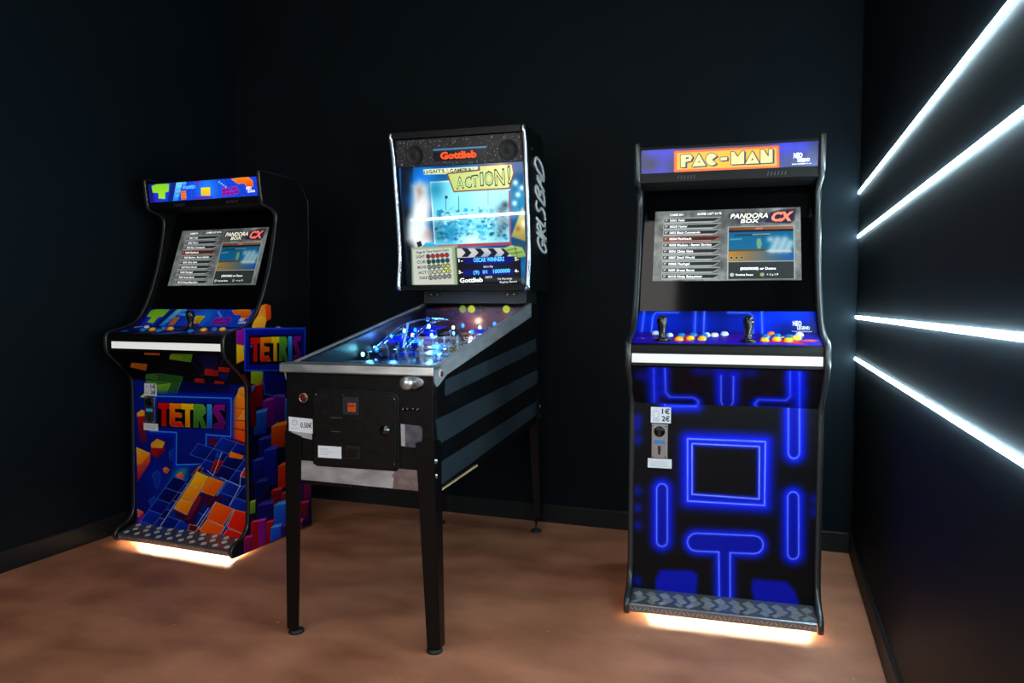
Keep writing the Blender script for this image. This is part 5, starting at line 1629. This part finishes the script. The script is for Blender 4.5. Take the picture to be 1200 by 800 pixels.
def backglass_art(c):
    w, h = c.pl.w, c.pl.h
    c.rgb[:] = hexc((.02, .25, .48))
    c.poly([(470, 190), (484, 190), (486, 340), (470, 340)], (.01, .04, .08))
    c.spot((492, 212), .05, (.05, .45, .85), .9)
    c.spot((486, 235), .05, (.03, .38, .70), .8)
    c.spot((500, 205), .05, (.04, .45, .88), .9)
    c.spot((610, 235), .05, (.03, .40, .62), .9)
    # spotlights right
    for p in ((604, 214), (611.5, 220), (607, 228), (603, 238)):
        c.stroke([p, (622, p[1] + 40)], (.1, .5, .7), .004, glow=(.1, .5, .7), gr=.015, ga=.4)
        c.spot(p, .012, (.85, .98, 1.0), 1)
    # pale shape at left, in stage light
    c.poly([(484, 218), (492, 213), (504, 217), (506, 240), (500, 262), (510, 290), (490, 296), (478, 280), (482, 250), (484, 235)], (.86, .86, .86), soft=.06)
    c.poly([(486, 220), (494, 215), (497, 226), (490, 236)], (.58, .44, .38), soft=.03, alpha=.6)
    c.spot((489, 268), .045, (.85, .98, 1.0), .9)
    c.spot((502, 275), .03, (.65, .45, .42), .5)
    c.spot((494, 250), .03, (.95, .96, .96), .8)
    # framed picture in the middle
    fr = [(504.5, 213.5), (597, 208), (598, 285), (510, 289)]
    c.poly(fr, (.62, .92, .98), (.35, .78, .88), d=(-1, -.4), line=(.90, .95, .98), lw=.006)
    c.spot((511, 222), .05, (.10, .48, .62), .9)
    c.spot((570, 225), .12, (.72, .95, .98), .8)
    c.spot((535, 230), .07, (.55, .88, .93), .6)
    rr = random.Random(8)
    for k in range(210):
        x, y = 511 + rr.random() * 84, 250 + rr.random() * 34 - 5 * math.sin(rr.random() * 3)
        a = rr.random() * 6.28
        l = 1.2 + rr.random() * 2.6
        col = rr.choice([(.10, .40, .55), (.10, .55, .75), (.80, .97, 1.0), (.15, .65, .85), (.05, .26, .36), (.50, .86, .94), (.65, .92, .98)])
        c.poly([(x + l * math.cos(a + t), y + l * .8 * math.sin(a + t)) for t in (0, 1.3, 2.8, 4.4)], col, soft=.004, alpha=.7)
    for k in range(60):
        x = 513 + rr.random() * 80
        y = 243 + rr.random() * 38
        c.stroke([(x, y), (x + rr.uniform(-3, 3), y + rr.uniform(-4, 4)), (x + rr.uniform(-5, 5), y + rr.uniform(-3, 3))], (.05, .30, .42), .0018, alpha=.6)
    c.spot((553, 282), .03, (.9, 1, 1), .8, sx=2)
    for p, r_, col, a in (((530, 270), .03, (.04, .42, .62), .7), ((527, 278), .03, (.05, .40, .60), .6), ((588, 248), .03, (.25, .28, .32), .75), ((590, 262), .035, (.35, .34, .38), .6),
                          ((586, 274), .03, (.22, .34, .40), .5), ((514, 262), .03, (.05, .30, .40), .6), ((515, 276), .03, (.04, .24, .34), .6), ((592, 240), .018, (.12, .12, .14), .7),
                          ((545, 262), .03, (.15, .6, .8), .4), ((563, 268), .03, (.2, .7, .85), .4)):
        c.spot(p, r_, col, a)
    for x in (522.5, 537.5):
        c.stroke([(x, 230), (x, 246)], (.15, .35, .42), .003)
    c.disc((523, 231), .008, (.12, .3, .38))
    c.stroke([(572, 222), (572, 240)], (.3, .6, .68), .0025)
    c.stroke([(510, 289), (598, 285)], (.62, .22, .30), .014)
    c.stroke([(597, 224), (598, 285)], (.55, .30, .40), .008)
    # title banner
    c.poly([(496, 198.5), (560, 195), (560, 203), (497, 204.5)], (.92, .95, .80), (.80, .86, .62), soft=.004)
    for k in range(12):
        c.stroke([(499 + k * 5, 199.5 - k * .25), (500.5 + k * 5, 203 - k * .25)], (.35, .40, .32), .003)
    c.poly([(524, 203.5), (562, 199), (561, 194), (600, 192), (602, 203), (597, 220.5), (532, 224.5)], (.70, .78, .44), (.86, .88, .64), d=(1, .4), line=(.50, .20, .22), lw=.006)
    c.spot((586, 203), .035, (.98, .80, .30), .95)
    c.spot((588, 199), .02, (1, .98, .8), .9)
    # pyramid of light lower right
    c.poly([(612, 243), (622, 262), (622, 285), (599, 277)], (.85, .80, .45), (.55, .50, .25), soft=.010)
    c.spot((615, 262), .018, (1, .98, .85), .9)
    c.spot((607, 268), .012, (.55, .35, .2), .8)
    c.spot((608, 292), .035, (.25, .30, .28), .9)
    c.spot((616, 312), .04, (.02, .38, .62), 1)
    c.spot((614, 330), .02, (.30, .35, .30), .7)
    # little blue boat-like shape
    c.poly([(494, 290), (499, 284), (508, 284), (514, 290)], (.25, .70, .85), (.15, .5, .7))
    c.poly([(488, 284), (493, 282), (495, 288), (490, 290)], (.10, .14, .12))
    # award chart
    c.poly([(482, 290), (536, 287), (538, 334), (483, 336)], (.55, .62, .48), soft=.01)
    c.poly([(483.5, 292.5), (529.5, 290), (532.5, 333), (485.5, 334.5)], (.70, .72, .68))
    c.poly([(533, 290), (541, 289), (542, 334), (536, 334)], (.28, .36, .26), soft=.006)
    cols = [(.78, .14, .16), (.06, .32, .36), (.58, .60, .40), (.85, .85, .78), (.62, .62, .60)]
    for r_ in range(5):
        for k in range(5):
            col = cols[r_]
            if r_ == 2 and k >= 3: col = (.80, .80, .25)
            if r_ == 3 and k >= 3: col = (.92, .92, .30)
            c.disc((501.8 + k * 5.45 + r_ * .72, 300.4 + r_ * 6.2 - k * .42), .0098, col, line=(.06, .12, .10), lw=.0035)
    # clapper board
    c.poly([(535.5, 300), (610, 298), (611, 334), (537, 334)], (.05, .055, .06))
    c.poly([(535.5, 291), (604, 290), (607, 300), (536, 302)], (.74, .74, .72))
    for k in range(4):
        x = 541 + k * 15.2
        c.poly([(x, 291), (x + 7, 291), (x + 11.5, 296), (x + 7, 301), (x, 301), (x + 4.5, 296)], (.08, .10, .09))
    c.poly([(543.5, 302), (601, 300.5), (601.5, 308.5), (543.5, 309)], (.0, .04, .36))
    c.poly([(543.5, 316), (602, 315), (602, 321.5), (543.5, 323)], (.0, .05, .42))
    c.spot((575, 305), .03, (.02, .14, .62), .5, sx=2.5)
    c.spot((580, 318), .02, (.02, .14, .62), .5, sx=3)
    c.poly([(590, 291), (599, 287), (612, 290), (617, 300), (608, 302), (600, 300)], (.62, .72, .40), (.45, .58, .32), soft=.004)
    for p in ([(594, 293), (606, 291)], [(598, 297), (612, 295)], [(603, 288), (606, 299)]):
        c.stroke(p, (.15, .22, .12), .003)
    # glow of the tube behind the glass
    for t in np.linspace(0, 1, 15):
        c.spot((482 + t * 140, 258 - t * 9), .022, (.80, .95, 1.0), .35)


cv = Canvas(pbg, .0022, (.02, .25, .48))
backglass_art(cv)
cv.build('backglass_picture', M_backglass, bgl, lift=0.0002)
mb = MB()
for s, p0, p1, hh in (('LIGHTS..', (497, 203.5), (524, 202), 4), ('CAMERA..', (527, 202), (556, 200.5), 4)):
    text_px(mb, pbg, s, p0, p1, hh, d=.001, bold=.02, m=0)
for ch, p0, p1, hh in (('A', (535, 221), (544, 220), 13), ('C', (545, 220), (553, 219), 12), ('T', (553, 219), (561, 218), 13), ('I', (563, 217.5), (567, 217), 15),
                       ('O', (568, 217.5), (579, 216.5), 16), ('N', (580, 217), (592, 216), 18), ('!', (595, 215), (599, 214.5), 20)):
    text_px(mb, pbg, ch, p0, p1, hh, d=.0008, bold=.045, m=0)
    text_px(mb, pbg, ch, (p0[0] + .9, p0[1] - .6), (p1[0] - .9, p1[1] - .6), hh - 1.4, d=.0013, bold=.0, m=1)
mb.build('title_lettering', [mat('lit_dark_olive_ink', (.15, .18, .1), .5, emit=.5, ecol=(.26, .30, .16)), mat('lit_pale_green_ink', (.6, .7, .5), .5, emit=.8, ecol=(.82, .90, .62))], bgl)
mb = MB()
text_px(mb, pbg, 'Gottlieb', (539, 331), (566, 330), 5, d=.001, bold=.03)
text_px(mb, pbg, 'Tilt Warnings', (583, 328), (600, 327), 2.2, d=.001)
text_px(mb, pbg, 'Replay Boost', (586, 331.5), (606, 330.5), 2.2, d=.001)
for s, p in (('1-', (537.5, 307)), ('3-', (537.5, 320.5)), ('2-', (603, 305)), ('4-', (603, 319))):
    text_px(mb, pbg, s, p, (p[0] + 5, p[1]), 3.6, d=.001, bold=.02)
text_px(mb, pbg, 'Ball in Play', (567, 313.5), (578, 313), 2.2, d=.001)
text_px(mb, pbg, 'CREDITS', (568.5, 326), (577, 325.5), 2.4, d=.001)
mb.build('score_lettering', M_textlit, bgl)
mb = MB()
text_px(mb, pbg, 'OSCAR WINNERS', (555, 307), (591, 305.5), 4.6, d=.0012, bold=.025)
text_px(mb, pbg, '(9)  01', (555, 321), (571, 320.3), 4, d=.0012, bold=.02)
text_px(mb, pbg, '1000000', (578, 320), (598, 319), 4.4, d=.0012, bold=.025)
mb.build('display_lettering', mat('lit_blue_display_ink', (.3, .7, 1), .5, emit=1.0, ecol=(.35, .78, 1.0)), bgl)
mb = MB()
text_px(mb, pbg, 'Stage & Time Award Chart', (488, 297), (526, 294), 2.6, d=.001, bold=.02)
for r_, s in enumerate(('LIGHT', 'CUE', 'MOVIE', 'ACT', 'TAKE')):
    y = 302.5 + r_ * 6.2
    text_px(mb, pbg, s, (488 + r_ * .8, y), (498 + r_ * .8, y - .6), 3.2, d=.001, bold=.02)
    for k in range(5):
        text_px(mb, pbg, '%d' % ((k + r_) % 9 + 1), (501 + k * 5.45 + r_ * .72, 301.8 + r_ * 6.2 - k * .42), (503 + k * 5.45 + r_ * .72, 301.8 + r_ * 6.2 - k * .42), 3, d=.0012, bold=.02)
mb.build('chart_lettering', mat('lit_dark_ink', (.1, .12, .1), .5, emit=.1, ecol=(.1, .12, .1)), bgl)
# lamp tube glowing at the glass
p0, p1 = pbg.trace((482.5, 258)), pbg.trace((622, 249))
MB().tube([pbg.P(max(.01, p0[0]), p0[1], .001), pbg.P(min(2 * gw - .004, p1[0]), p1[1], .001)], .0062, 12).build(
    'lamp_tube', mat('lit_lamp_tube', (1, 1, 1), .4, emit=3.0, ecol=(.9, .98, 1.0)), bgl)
# moulding strips beside the glass
for s in (-1, 1):
    u0, u1 = sorted((s * hb, s * (hb - .006)))
    MB().prism_u([(bf(1.277) - .004, 1.277), (bf(1.83) - .004, 1.83), (bf(1.83) + .01, 1.83), (bf(1.277) + .01, 1.277)], u0, u1).build('glass_molding', M_inner, bgl)
